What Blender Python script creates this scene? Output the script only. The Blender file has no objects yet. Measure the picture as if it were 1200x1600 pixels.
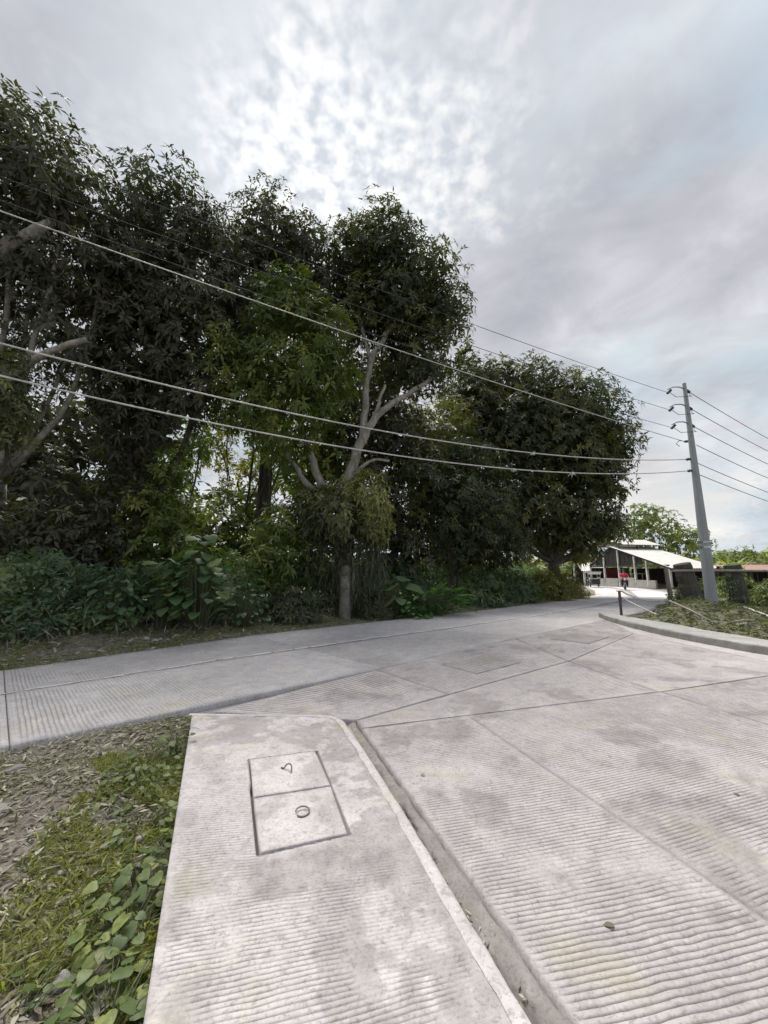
import bpy, bmesh, math, random
import numpy as np
from mathutils import Vector, Matrix

R = math.radians
random.seed(7)
rng = np.random.default_rng(11)
SC = bpy.context.scene
COL = SC.collection

# ------------------------------------------------------------------ camera
TILT = R(8.8)
cam_d = bpy.data.cameras.new('camera')
cam = bpy.data.objects.new('camera', cam_d)
COL.objects.link(cam)
cam.location = (0, 0, 1.6)
cam.rotation_euler = (R(90) + TILT, 0, 0)
cam_d.sensor_fit = 'HORIZONTAL'
cam_d.sensor_width = 36
cam_d.lens = 18
cam_d.clip_start = 0.05
cam_d.clip_end = 3000
SC.camera = cam

# ------------------------------------------------------------------ sky
SUN_AZ, SUN_EL = R(-20), R(57)          # azimuth from +Y towards +X
SUN = Vector((math.sin(SUN_AZ) * math.cos(SUN_EL), math.cos(SUN_AZ) * math.cos(SUN_EL), math.sin(SUN_EL)))

CLOUD_Z = 0.37
SKY_GAIN = 3.35
world = bpy.data.worlds.new('World')
SC.world = world
world.use_nodes = True


class NT:
    """small node-tree helper"""
    def __init__(self, tree):
        self.t = tree
        self.t.nodes.clear()

    def n(self, kind, **kw):
        nd = self.t.nodes.new(kind)
        ins = kw.pop('ins', {})
        for k, v in kw.items():
            setattr(nd, k, v)
        for k, v in ins.items():
            self.set(nd, k, v)
        return nd

    def set(self, nd, k, v):
        s = nd.inputs[k]
        if isinstance(v, bpy.types.NodeSocket):
            self.t.links.new(v, s)
        elif isinstance(v, bpy.types.Node):
            self.t.links.new(v.outputs[0], s)
        else:
            if s.type == 'RGBA' and len(v) == 3:
                v = (*v, 1)
            s.default_value = v

    def math(self, op, a, b=0.0, clamp=False):
        nd = self.n('ShaderNodeMath', operation=op, use_clamp=clamp)
        self.set(nd, 0, a)
        self.set(nd, 1, b)
        return nd.outputs[0]

    def ramp(self, fac, stops, interp='LINEAR'):
        nd = self.n('ShaderNodeValToRGB')
        cr = nd.color_ramp
        cr.interpolation = interp
        while len(cr.elements) < len(stops):
            cr.elements.new(0.5)
        for e, (p, c) in zip(cr.elements, stops):
            e.position = p
            e.color = (c, c, c, 1) if isinstance(c, (int, float)) else (*c, 1)
        self.set(nd, 0, fac)
        return nd.outputs[0]

    def mix(self, fac, a, b, blend='MIX'):
        nd = self.n('ShaderNodeMix', data_type='RGBA', blend_type=blend)
        self.set(nd, 0, fac)
        self.set(nd, 6, a)
        self.set(nd, 7, b)
        return nd.outputs[2]

    def noise(self, vec, scale, detail=4.0, rough=0.55, dist=0.0, dim='3D'):
        nd = self.n('ShaderNodeTexNoise', noise_dimensions=dim)
        self.set(nd, 'Vector', vec)
        self.set(nd, 'Scale', scale)
        self.set(nd, 'Detail', detail)
        self.set(nd, 'Roughness', rough)
        self.set(nd, 'Distortion', dist)
        return nd.outputs[0]


def build_world():
    w = NT(world.node_tree)
    sky = w.n('ShaderNodeTexSky', sky_type='NISHITA', sun_disc=False)
    sky.sun_elevation = SUN_EL
    sky.sun_rotation = SUN_AZ
    sky.dust_density = 1.2
    tc = w.n('ShaderNodeTexCoord').outputs['Generated']
    sep = w.n('ShaderNodeSeparateXYZ', ins={0: tc})
    x, y, z = sep.outputs
    zz = w.math('ADD', w.math('MAXIMUM', z, 0.0), 0.13)
    p = w.n('ShaderNodeCombineXYZ', ins={0: w.math('DIVIDE', x, zz), 1: w.math('DIVIDE', y, zz), 2: CLOUD_Z}).outputs[0]
    # broad cloud layers
    big = w.noise(p, 1.15, 4, 0.55, 0.6)
    mid = w.noise(p, 3.4, 5, 0.58, 0.5)
    fine = w.noise(p, 27.0, 2, 0.5, 0.12)
    dn = w.n('ShaderNodeVectorMath', operation='NORMALIZE', ins={0: tc}).outputs[0]
    def dot(v):
        v = Vector(v).normalized()
        return w.n('ShaderNodeVectorMath', operation='DOT_PRODUCT', ins={0: dn, 1: tuple(v)}).outputs['Value']
    ds = w.math('MAXIMUM', dot((-0.17, 0.625, 0.76)), 0.0)      # where the cover is thinnest in front of the sun
    glow = w.math('POWER', ds, 60.0)
    wide = w.math('POWER', ds, 6.0)
    thick = w.math('ADD', w.math('MULTIPLY', big, 0.60), w.math('MULTIPLY', mid, 0.40))
    grey = w.ramp(thick, [(0.34, (0.92, 0.92, 0.94)), (0.45, (0.70, 0.70, 0.745)), (0.54, (0.56, 0.565, 0.615)), (0.66, (0.44, 0.45, 0.51))])
    grey = w.mix(1.0, grey, (SKY_GAIN, SKY_GAIN, SKY_GAIN), 'MULTIPLY')
    # the sun behind the cover brightens it
    lit = w.math('ADD', w.math('MULTIPLY', glow, 1.3), w.math('MULTIPLY', wide, 0.15))
    lit = w.math('MULTIPLY', lit, w.ramp(thick, [(0.38, 1.0), (0.62, 0.35)]))
    lc = w.n('ShaderNodeCombineXYZ', ins={0: lit, 1: lit, 2: lit}).outputs[0]
    cloud = w.mix(1.0, grey, lc, 'ADD')
    # low bright cumulus towards the horizon, with blue gaps between
    low = w.ramp(z, [(0.03, 1.0), (0.34, 0.0)])
    cum = w.ramp(w.math('ADD', w.math('MULTIPLY', w.noise(dn, 4.2, 5, 0.55, 0.5), 0.85), w.math('MULTIPLY', fine, 0.15)), [(0.41, 0.0), (0.55, 1.0)])
    cloud = w.mix(w.math('MULTIPLY', w.math('MULTIPLY', low, cum), 0.9), cloud, (3.3, 3.27, 3.1))
    cov = w.ramp(w.math('ADD', w.math('MULTIPLY', w.noise(p, 0.9, 3, 0.5, 0.8), 0.7), w.math('MULTIPLY', mid, 0.3)), [(0.40, 0.55), (0.54, 1.0)])
    cov = w.math('MULTIPLY', cov, w.math('SUBTRACT', 1.0, w.math('MULTIPLY', w.math('MULTIPLY', low, w.math('SUBTRACT', 1.0, cum)), 0.55)))
    skyc = w.mix(1.0, sky.outputs[0], (0.68, 0.82, 0.80), 'MULTIPLY')
    skyc = w.mix(1.0, skyc, (1.75, 2.2, 2.5), 'DARKEN')      # thin veil evens out the aureole
    col = w.mix(cov, skyc, cloud)
    # field of small broken altocumulus round the sun
    px, py, _ = w.n('ShaderNodeSeparateXYZ', ins={0: p}).outputs
    ex = w.math('POWER', w.math('DIVIDE', w.math('ADD', px, 0.06), 0.46), 2.0)
    ey = w.math('POWER', w.math('DIVIDE', w.math('SUBTRACT', py, 0.72), 0.24), 2.0)
    fv = w.math('SUBTRACT', w.math('ADD', w.math('MULTIPLY', w.math('SUBTRACT', mid, 0.5), 2.6), 1.0), w.math('SQRT', w.math('ADD', ex, ey)))
    fld = w.ramp(w.math('ADD', w.math('MULTIPLY', fv, 0.5), 0.5), [(0.38, 0.0), (0.78, 1.0)])
    dap = w.ramp(w.math('ADD', w.math('MULTIPLY', fine, 0.8), w.math('MULTIPLY', mid, 0.2)), [(0.38, 0.0), (0.62, 1.0)])
    dapc = w.mix(dap, w.mix(0.75, skyc, (2.35, 2.4, 2.6)), w.mix(1.0, (3.35, 3.35, 3.35), w.mix(0.35, lc, (0, 0, 0)), 'ADD'))
    col = w.mix(w.math('MULTIPLY', fld, 0.9), col, dapc)
    bg = w.n('ShaderNodeBackground', ins={'Color': col, 'Strength': 0.10})
    w.n('ShaderNodeOutputWorld', ins={'Surface': bg.outputs[0]})


build_world()
sun_d = bpy.data.lights.new('sun', 'SUN')
sun_d.energy = 2.0
sun_d.angle = R(38)
sun_d.color = (1.0, 0.96, 0.90)
sun_o = bpy.data.objects.new('sun', sun_d)
COL.objects.link(sun_o)
sun_o.rotation_euler = SUN.to_track_quat('Z', 'Y').to_euler()
sun_o.location = (-6, 20, 40)

SC.view_settings.view_transform = 'Standard'
SC.view_settings.look = 'None'
SC.view_settings.gamma = 1
SC.view_settings.exposure = 1.62
SC.render.engine = 'CYCLES'
SC.cycles.use_denoising = True
SC.cycles.max_bounces = 4
SC.cycles.diffuse_bounces = 2
SC.cycles.glossy_bounces = 2
SC.cycles.transmission_bounces = 2
SC.cycles.transparent_max_bounces = 4
SC.cycles.caustics_reflective = False
SC.cycles.caustics_refractive = False

# ------------------------------------------------------------------ helpers
def tag(o, label=None, cat=None, group=None, kind=None):
    if label: o['label'] = label
    if cat: o['category'] = cat
    if group: o['group'] = group
    if kind: o['kind'] = kind
    return o


def link(name, me, mat=None, parent=None):
    o = bpy.data.objects.new(name, me)
    COL.objects.link(o)
    if mat is not None and me is not None and not me.materials:
        me.materials.append(mat)
    if parent is not None:
        o.parent = parent
    return o


def empty(name, loc=(0, 0, 0), rz=0.0):
    o = bpy.data.objects.new(name, None)
    COL.objects.link(o)
    o.location = loc
    o.rotation_euler = (0, 0, rz)
    o.empty_display_size = 0.2
    return o


def np_mesh(name, V, F, smooth=False, attr=None):
    """V (N,3), F (M,k) arrays; attr: dict name -> per-vertex floats"""
    me = bpy.data.meshes.new(name)
    V = np.asarray(V, dtype=np.float32)
    F = np.asarray(F, dtype=np.int32)
    k = F.shape[1]
    me.vertices.add(len(V))
    me.vertices.foreach_set('co', V.ravel())
    me.loops.add(F.size)
    me.loops.foreach_set('vertex_index', F.ravel())
    me.polygons.add(len(F))
    me.polygons.foreach_set('loop_start', np.arange(0, F.size, k, dtype=np.int32))
    if smooth:
        me.polygons.foreach_set('use_smooth', np.ones(len(F), dtype=bool))
    me.update(calc_edges=True)
    for a, v in (attr or {}).items():
        at = me.attributes.new(a, 'FLOAT', 'POINT')
        at.data.foreach_set('value', np.asarray(v, dtype=np.float32))
    return me


class MB:
    def __init__(self):
        self.v, self.f = [], []

    def add(self, vs, fs):
        b = len(self.v)
        self.v += [tuple(q) for q in vs]
        self.f += [tuple(b + i for i in q) for q in fs]
        return self

    def box(self, c, d, rz=0.0, rot=None):
        hx, hy, hz = d[0] / 2, d[1] / 2, d[2] / 2
        m = rot if rot is not None else Matrix.Rotation(rz, 3, 'Z')
        c = Vector(c)
        vs = [c + m @ Vector((sx * hx, sy * hy, sz * hz)) for sz in (-1, 1) for sy in (-1, 1) for sx in (-1, 1)]
        return self.add(vs, [(0, 2, 3, 1), (4, 5, 7, 6), (0, 1, 5, 4), (2, 6, 7, 3), (0, 4, 6, 2), (1, 3, 7, 5)])

    def bar(self, a, b, w, h, up=(0, 0, 1)):
        a, b = Vector(a), Vector(b)
        d = (b - a)
        z = d.normalized()
        u = Vector(up)
        if abs(z.dot(u)) > 0.98: u = Vector((1, 0, 0))
        x = u.cross(z).normalized()
        y = z.cross(x)
        m = Matrix((x, y, z)).transposed()
        return self.box((a + b) / 2, (w, h, d.length), rot=m)

    def tube(self, pts, rad, n=8, cap=True):
        pts = [Vector(q) for q in pts]
        if not hasattr(rad, '__len__'): rad = [rad] * len(pts)
        base = len(self.v)
        t0 = None
        x = None
        for i, q in enumerate(pts):
            t = (pts[min(i + 1, len(pts) - 1)] - pts[max(i - 1, 0)]).normalized()
            if x is None:
                u = Vector((0, 0, 1)) if abs(t.z) < 0.9 else Vector((1, 0, 0))
                x = u.cross(t).normalized()
            else:
                x = (x - t * x.dot(t)).normalized()
            y = t.cross(x)
            for k in range(n):
                a = 2 * math.pi * k / n
                self.v.append(tuple(q + (x * math.cos(a) + y * math.sin(a)) * rad[i]))
        for i in range(len(pts) - 1):
            for k in range(n):
                a, b = base + i * n + k, base + i * n + (k + 1) % n
                self.f.append((a, b, b + n, a + n))
        if cap:
            self.f.append(tuple(base + k for k in reversed(range(n))))
            self.f.append(tuple(base + (len(pts) - 1) * n + k for k in range(n)))
        return self

    def poly_prism(self, pts, z0, z1):
        n = len(pts)
        vs = [(*q[:2], z0) for q in pts] + [(*q[:2], z1) for q in pts]
        fs = [tuple(reversed(range(n))), tuple(range(n, 2 * n))]
        fs += [(i, (i + 1) % n, n + (i + 1) % n, n + i) for i in range(n)]
        return self.add(vs, fs)

    def mesh(self, name, smooth=False):
        me = bpy.data.meshes.new(name)
        me.from_pydata(self.v, [], self.f)
        me.update()
        if smooth:
            for p in me.polygons: p.use_smooth = True
        return me

    def build(self, name, mat, parent=None, smooth=False, bevel=0.0):
        me = self.mesh(name, smooth)
        if bevel:
            bm = bmesh.new()
            bm.from_mesh(me)
            bmesh.ops.bevel(bm, geom=bm.edges[:], offset=bevel, segments=2, affect='EDGES', profile=0.6)
            bm.to_mesh(me)
            bm.free()
        return link(name, me, mat, parent)


class Noise2:
    """tileable value noise for numpy"""
    def __init__(self, seed, n=256):
        self.g = np.random.default_rng(seed).random((n, n))
        self.n = n

    def v(self, x, y):
        xi, yi = np.floor(x).astype(int), np.floor(y).astype(int)
        fx, fy = x - xi, y - yi
        fx, fy = fx * fx * (3 - 2 * fx), fy * fy * (3 - 2 * fy)
        g, n = self.g, self.n
        a, b = g[xi % n, yi % n], g[(xi + 1) % n, yi % n]
        c, d = g[xi % n, (yi + 1) % n], g[(xi + 1) % n, (yi + 1) % n]
        return (a * (1 - fx) + b * fx) * (1 - fy) + (c * (1 - fx) + d * fx) * fy

    def fbm(self, x, y, o=4, r=0.5):
        s, a, t = 0, 1.0, 0
        for i in range(o):
            s = s + a * self.v(x * 2 ** i + 17.3 * i, y * 2 ** i + 5.1 * i)
            t += a
            a *= r
        return s / t


NZ = Noise2(3)
def sstep(a, b, x):
    t = np.clip((x - a) / (b - a), 0, 1)
    return t * t * (3 - 2 * t)


# ------------------------------------------------------------------ materials
def new_mat(name):
    m = bpy.data.materials.new(name)
    m.use_nodes = True
    return m, NT(m.node_tree)


def simple(name, col, rough=0.7, metal=0.0, var=0.25, scale=6.0, bump=0.0, bscale=40.0, streak=None, stretch=None):
    m, t = new_mat(name)
    co = t.n('ShaderNodeTexCoord').outputs['Object']
    if stretch:
        co = t.n('ShaderNodeMapping', ins={0: co, 3: stretch}).outputs[0]
    n1 = t.noise(co, scale, 5, 0.6)
    c = t.mix(t.ramp(n1, [(0.3, 0.0), (0.7, 1.0)]), tuple(v * (1 - var) for v in col), tuple(min(1, v * (1 + var)) for v in col))
    if streak:
        c = t.mix(t.ramp(t.noise(co, scale * 0.45, 6, 0.65, 0.5), [(0.48, 0.0), (0.62, 1.0)]), c, streak)
    b = t.n('ShaderNodeBsdfPrincipled', ins={'Base Color': c, 'Roughness': rough, 'Metallic': metal})
    if bump:
        bp = t.n('ShaderNodeBump', ins={'Strength': bump, 'Distance': 0.02, 'Height': t.noise(co, bscale, 5, 0.6)})
        t.set(b, 'Normal', bp.outputs[0])
    t.n('ShaderNodeOutputMaterial', ins={0: b.outputs[0]})
    return m


def concrete(name, base, warm=0.0, stain=0.6, island=True):
    m, t = new_mat(name)
    pos = t.n('ShaderNodeNewGeometry').outputs['Position']
    a = t.noise(pos, 0.8, 5, 0.6, 0.4)
    b = t.noise(pos, 5.5, 6, 0.65, 0.3)
    c = t.noise(pos, 60, 3, 0.6)
    base = Vector(base)
    col = t.mix(t.ramp(a, [(0.34, 0.0), (0.66, 1.0)]), tuple(base * 0.86), tuple(base * 1.10))
    col = t.mix(t.math('MULTIPLY', t.ramp(b, [(0.50, 0.0), (0.66, 1.0)]), 0.38), col, tuple(base * 0.56))
    col = t.mix(t.math('MULTIPLY', t.ramp(b, [(0.33, 1.0), (0.47, 0.0)]), 0.45), col, tuple(base * 1.32))
    # pits, scuffs and aggregate
    d = t.noise(pos, 26, 5, 0.75, 0.6)
    col = t.mix(t.math('MULTIPLY', t.ramp(d, [(0.36, 1.0), (0.45, 0.0)]), 0.55), col, tuple(base * 0.42))
    col = t.mix(t.math('MULTIPLY', t.ramp(d, [(0.56, 0.0), (0.66, 1.0)]), 0.40), col, tuple(base * 1.35))
    col = t.mix(t.math('MULTIPLY', t.ramp(c, [(0.36, 1.0), (0.46, 0.0)]), 0.40), col, tuple(base * 0.40))
    # faint ochre algae patches
    al = t.ramp(t.noise(pos, 1.7, 3, 0.5, 0.2), [(0.58, 0.0), (0.72, 1.0)])
    col = t.mix(t.math('MULTIPLY', al, 0.38), col, (base.x * 1.02, base.y * 0.98, base.z * 0.60))
    at = t.n('ShaderNodeAttribute', attribute_name='stain').outputs['Fac']
    col = t.mix(t.math('MULTIPLY', at, stain), col, tuple(Vector((0.105, 0.094, 0.090))))
    if island:
        rnd = t.n('ShaderNodeObjectInfo').outputs['Random']
        col = t.mix(1.0, col, t.ramp(rnd, [(0.0, (0.90, 0.90, 0.90)), (1.0, (1.08, 1.08, 1.08))]), 'MULTIPLY')
    bs = t.n('ShaderNodeBsdfPrincipled', ins={'Base Color': col, 'Roughness': 0.86})
    h = t.math('ADD', t.math('MULTIPLY', c, 0.5), t.math('MULTIPLY', t.noise(pos, 22, 5, 0.7), 0.7))
    bp = t.n('ShaderNodeBump', ins={'Strength': 0.55, 'Distance': 0.008, 'Height': h})
    t.set(bs, 'Normal', bp.outputs[0])
    t.n('ShaderNodeOutputMaterial', ins={0: bs.outputs[0]})
    return m


def leafmat(name, dark, mid, young, rough=0.42, trans=0.30, spec=0.5, mottle=0.0):
    """tint attribute: 0 dark old leaf ... 1 young leaf"""
    m, t = new_mat(name)
    at = t.n('ShaderNodeAttribute', attribute_name='tint').outputs['Fac']
    col = t.ramp(at, [(0.0, dark), (0.55, mid), (1.0, young)])
    if mottle:
        pos = t.n('ShaderNodeNewGeometry').outputs['Position']
        col = t.mix(t.math('MULTIPLY', t.ramp(t.noise(pos, 30, 4, 0.65, 0.4), [(0.42, 0.0), (0.62, 1.0)]), mottle), col, tuple(v * 0.55 for v in dark))
        col = t.mix(t.math('MULTIPLY', t.ramp(t.noise(pos, 11, 3, 0.6), [(0.58, 0.0), (0.68, 1.0)]), mottle), col, (0.26, 0.23, 0.08))
    b = t.n('ShaderNodeBsdfPrincipled', ins={'Base Color': col, 'Roughness': rough, 'Specular IOR Level': spec})
    tr = t.n('ShaderNodeBsdfTranslucent', ins={'Color': t.mix(1.0, col, (1.5, 1.7, 0.55), 'MULTIPLY')})
    mx = t.n('ShaderNodeMixShader', ins={0: trans, 1: b.outputs[0], 2: tr.outputs[0]})
    t.n('ShaderNodeOutputMaterial', ins={0: mx.outputs[0]})
    return m


def soilmat():
    m, t = new_mat('soil')
    pos = t.n('ShaderNodeNewGeometry').outputs['Position']
    a = t.noise(pos, 0.9, 5, 0.6)
    b = t.noise(pos, 7, 6, 0.65)
    c = t.noise(pos, 45, 4, 0.65)
    col = t.mix(t.ramp(b, [(0.35, 0.0), (0.65, 1.0)]), (0.16, 0.14, 0.11), (0.34, 0.31, 0.26))
    col = t.mix(t.ramp(a, [(0.42, 0.0), (0.60, 0.75)]), col, (0.11, 0.12, 0.045))
    col = t.mix(t.math('MULTIPLY', t.ramp(c, [(0.40, 1.0), (0.52, 0.0)]), 0.5), col, (0.05, 0.04, 0.03))
    bs = t.n('ShaderNodeBsdfPrincipled', ins={'Base Color': col, 'Roughness': 0.95})
    bp = t.n('ShaderNodeBump', ins={'Strength': 0.9, 'Distance': 0.03, 'Height': t.math('ADD', c, t.math('MULTIPLY', b, 0.6))})
    t.set(bs, 'Normal', bp.outputs[0])
    t.n('ShaderNodeOutputMaterial', ins={0: bs.outputs[0]})
    return m


def barkmat(name, c0, c1, moss):
    m, t = new_mat(name)
    co = t.n('ShaderNodeNewGeometry').outputs['Position']
    st = t.n('ShaderNodeMapping', ins={0: co, 3: (1, 1, 0.35)}).outputs[0]
    a = t.noise(st, 9, 6, 0.65, 0.4)
    col = t.mix(t.ramp(a, [(0.35, 0.0), (0.65, 1.0)]), c0, c1)
    col = t.mix(t.ramp(t.noise(co, 2.3, 5, 0.6), [(0.50, 0.0), (0.66, 0.8)]), col, moss)
    bs = t.n('ShaderNodeBsdfPrincipled', ins={'Base Color': col, 'Roughness': 0.9})
    bp = t.n('ShaderNodeBump', ins={'Strength': 0.8, 'Distance': 0.04, 'Height': a})
    t.set(bs, 'Normal', bp.outputs[0])
    t.n('ShaderNodeOutputMaterial', ins={0: bs.outputs[0]})
    return m


def roofmat(name, col, rust=(0.20, 0.10, 0.06), amount=0.5):
    m, t = new_mat(name)
    pos = t.n('ShaderNodeTexCoord').outputs['Object']
    n1 = t.noise(pos, 0.9, 6, 0.65, 0.3)
    c = t.mix(t.math('MULTIPLY', t.ramp(n1, [(0.50, 0.0), (0.68, 1.0)]), amount), col, rust)
    c = t.mix(t.math('MULTIPLY', t.ramp(t.noise(pos, 7, 4, 0.6), [(0.4, 0.0), (0.7, 1.0)]), 0.3), c, tuple(v * 0.6 for v in col))
    bs = t.n('ShaderNodeBsdfPrincipled', ins={'Base Color': c, 'Roughness': 0.55, 'Metallic': 0.0})
    t.n('ShaderNodeOutputMaterial', ins={0: bs.outputs[0]})
    return m


M = {}
M['walk'] = concrete('pale_concrete', (0.53, 0.49, 0.482), stain=0.78)
M['road'] = concrete('road_concrete', (0.47, 0.432, 0.425), stain=0.88)
M['oldroad'] = concrete('worn_road_concrete', (0.55, 0.518, 0.508), stain=0.45)
M['cover'] = concrete('cover_concrete', (0.60, 0.55, 0.535), stain=0.5)
M['gutter'] = concrete('gutter_concrete', (0.33, 0.305, 0.28), stain=0.8)
M['kerb'] = concrete('kerb_concrete', (0.42, 0.405, 0.38), stain=0.6)
M['patch'] = concrete('patch_concrete', (0.27, 0.265, 0.26), stain=0.3)
M['repair'] = concrete('repair_concrete', (0.38, 0.355, 0.345), stain=0.4)
M['soil'] = soilmat()
M['rebar'] = simple('rusty_rebar', (0.25, 0.205, 0.18), 0.75, 0.4, 0.4, 30)
M['stone'] = simple('pale_stone', (0.36, 0.34, 0.31), 0.9, 0, 0.3, 14, 0.6, 30)
M['mango'] = leafmat('mango_leaf', (0.036, 0.046, 0.022), (0.068, 0.080, 0.034), (0.16, 0.155, 0.05), rough=0.42, spec=0.35)
M['mango_dark'] = leafmat('mango_leaf_dark', (0.044, 0.047, 0.034), (0.074, 0.078, 0.052), (0.15, 0.145, 0.08), trans=0.22, rough=0.42, spec=0.35)
M['mango_green'] = leafmat('mango_leaf_green', (0.078, 0.108, 0.032), (0.135, 0.172, 0.05), (0.29, 0.29, 0.075), trans=0.36, spec=0.35)
M['shrub'] = leafmat('shrub_leaf', (0.060, 0.105, 0.050), (0.10, 0.165, 0.075), (0.19, 0.25, 0.10), rough=0.5)
M['teal'] = leafmat('broad_leaf', (0.070, 0.135, 0.060), (0.11, 0.19, 0.080), (0.23, 0.29, 0.10), mottle=0.4, rough=0.5)
M['bright'] = leafmat('bright_leaf', (0.05, 0.13, 0.035), (0.085, 0.20, 0.05), (0.17, 0.28, 0.07), rough=0.45)
M['yellow'] = leafmat('yellow_leaf', (0.075, 0.08, 0.024), (0.16, 0.155, 0.04), (0.28, 0.26, 0.07), rough=0.55)
M['dry'] = leafmat('dry_leaf', (0.14, 0.122, 0.092), (0.28, 0.255, 0.195), (0.50, 0.47, 0.38), rough=0.8, trans=0.1)
M['vine'] = leafmat('vine_leaf', (0.065, 0.078, 0.045), (0.12, 0.13, 0.06), (0.26, 0.26, 0.09), rough=0.55)
M['grass'] = leafmat('grass_blade', (0.13, 0.13, 0.05), (0.20, 0.22, 0.065), (0.38, 0.37, 0.12), rough=0.6, trans=0.35)
M['weed'] = leafmat('weed_leaf', (0.11, 0.16, 0.05), (0.17, 0.22, 0.065), (0.29, 0.33, 0.09), mottle=0.55, rough=0.5, trans=0.3)
M['far'] = leafmat('far_leaf', (0.085, 0.115, 0.04), (0.15, 0.185, 0.055), (0.30, 0.31, 0.10), rough=0.6)
M['bark'] = barkmat('mango_bark', (0.17, 0.155, 0.135), (0.38, 0.36, 0.325), (0.13, 0.13, 0.09))
M['barkdark'] = barkmat('dark_bark', (0.04, 0.034, 0.028), (0.10, 0.088, 0.075), (0.05, 0.055, 0.035))
M['palmwood'] = barkmat('coconut_wood', (0.045, 0.040, 0.036), (0.115, 0.10, 0.092), (0.07, 0.08, 0.05))
M['polecon'] = simple('pole_steel', (0.27, 0.285, 0.30), 0.6, 0.0, 0.12, 3, stretch=(1, 1, 0.3))
M['ins'] = simple('insulator', (0.075, 0.07, 0.075), 0.4)
M['wirepale'] = simple('pale_wire', (0.50, 0.49, 0.47), 0.5)
M['wiredark'] = simple('dark_wire', (0.035, 0.036, 0.04), 0.75)
M['rope'] = simple('white_rope', (0.62, 0.61, 0.56), 0.8, bump=0.5, bscale=120)
M['bamboo'] = simple('grey_bamboo', (0.25, 0.225, 0.185), 0.75, 0, 0.3, 8, stretch=(1, 1, 0.2))
M['paint'] = simple('white_post_paint', (0.55, 0.54, 0.50), 0.7, 0, 0.15, 5, streak=(0.30, 0.27, 0.23))
M['block'] = simple('block_wall', (0.33, 0.31, 0.29), 0.9, 0, 0.2, 4, 0.4, 25)
M['oldpost'] = simple('mossy_concrete', (0.16, 0.155, 0.135), 0.9, 0, 0.45, 5, 0.7, 18, streak=(0.06, 0.065, 0.04))
M['roof'] = roofmat('pale_iron_roof', (0.46, 0.455, 0.42), amount=0.3)
M['roofgrey'] = roofmat('grey_iron_roof', (0.40, 0.40, 0.39), amount=0.35)
M['roofrust'] = roofmat('rusty_iron_roof', (0.24, 0.115, 0.085), rust=(0.10, 0.055, 0.04), amount=0.7)
M['darkwood'] = simple('dark_timber', (0.038, 0.032, 0.028), 0.85, 0, 0.3, 6)
M['gable_shade'] = simple('shade_black_boards', (0.017, 0.015, 0.014), 0.9)  # shade of the hut gable put into the base colour
M['iron'] = simple('rusted_iron', (0.13, 0.105, 0.09), 0.7, 0.3, 0.3, 20)
M['black'] = simple('black_plastic', (0.02, 0.02, 0.022), 0.45)
M['chrome'] = simple('grey_metal', (0.45, 0.45, 0.46), 0.35, 0.8)
M['redcloth'] = simple('red_cloth', (0.55, 0.045, 0.075), 0.85, 0, 0.15, 20)
M['redpaint'] = simple('red_curtain', (0.25, 0.035, 0.035), 0.7, 0, 0.2, 4)
M['trouser'] = simple('dark_trousers', (0.03, 0.032, 0.042), 0.85)
M['skin'] = simple('skin', (0.28, 0.16, 0.10), 0.6, 0, 0.08)
M['hair'] = simple('dark_hair', (0.015, 0.012, 0.011), 0.5)
M['whitepaint'] = simple('white_panel', (0.68, 0.68, 0.66), 0.45, 0, 0.06, 4)
M['plastic'] = simple('white_plastic_scrap', (0.7, 0.7, 0.7), 0.6)

# ------------------------------------------------------------------ plan of the roads
def sn(s, n):
    """road frame: s along the main road, n across it, away from the camera"""
    q = 1 / math.sqrt(2)
    return ((s - n) * q, (s + n) * q)


S_ = np.array([-40, -12, 0, 3, 6, 9, 14, 21, 29], float)
F_ = np.array([8.2, 8.7, 9.05, 9.40, 9.55, 9.25, 8.80, 8.62, 8.68])
C_ = np.array([6.9, 7.2, 7.36, 7.32, 7.08, 6.75, 6.30, 6.15, 6.20])
N_ = np.array([5.4, 5.4, 5.22, 4.85, 4.75, 4.55, 4.10, 3.72, 3.72])
fF = lambda s: float(np.interp(s, S_, F_))
fC = lambda s: float(np.interp(s, S_, C_))
fN = lambda s: float(np.interp(s, S_, N_))
bendF = [sn(29, fF(29)), (18.3, 34.0), (21.4, 42.0), (23.0, 52.0), (22.5, 66.0)]
bendN = [sn(29, fN(29)), (22.6, 31.0), (26.2, 40.0), (28.0, 51.0), (27.8, 66.0)]
bendC = [sn(29, fC(29))] + [((a[0] + b[0]) / 2, (a[1] + b[1]) / 2) for a, b in zip(bendF[1:], bendN[1:])]

ss = list(np.linspace(-40, 29, 47))
main_poly = [sn(s, fN(s)) for s in ss] + bendN[1:] + bendF[:0:-1] + [sn(s, fF(s)) for s in ss[::-1]]
side_poly = [(-0.42, 4.2), (-2.3, 4.75), sn(4, 4.9), sn(14, 4.2), (7.5, 13.6), (7.5, 11.0), (7.7, 8.0), (8.5, 5.0), (10, 0), (12, -8), (2.0, -8), (1.3, -1)]
walk_poly = [(-2.05, 4.36), (-0.42, 4.30), (0.49, 1.5), (2.6, -4.4), (1.2, -4.4), (-0.81, 1.54)]


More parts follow.
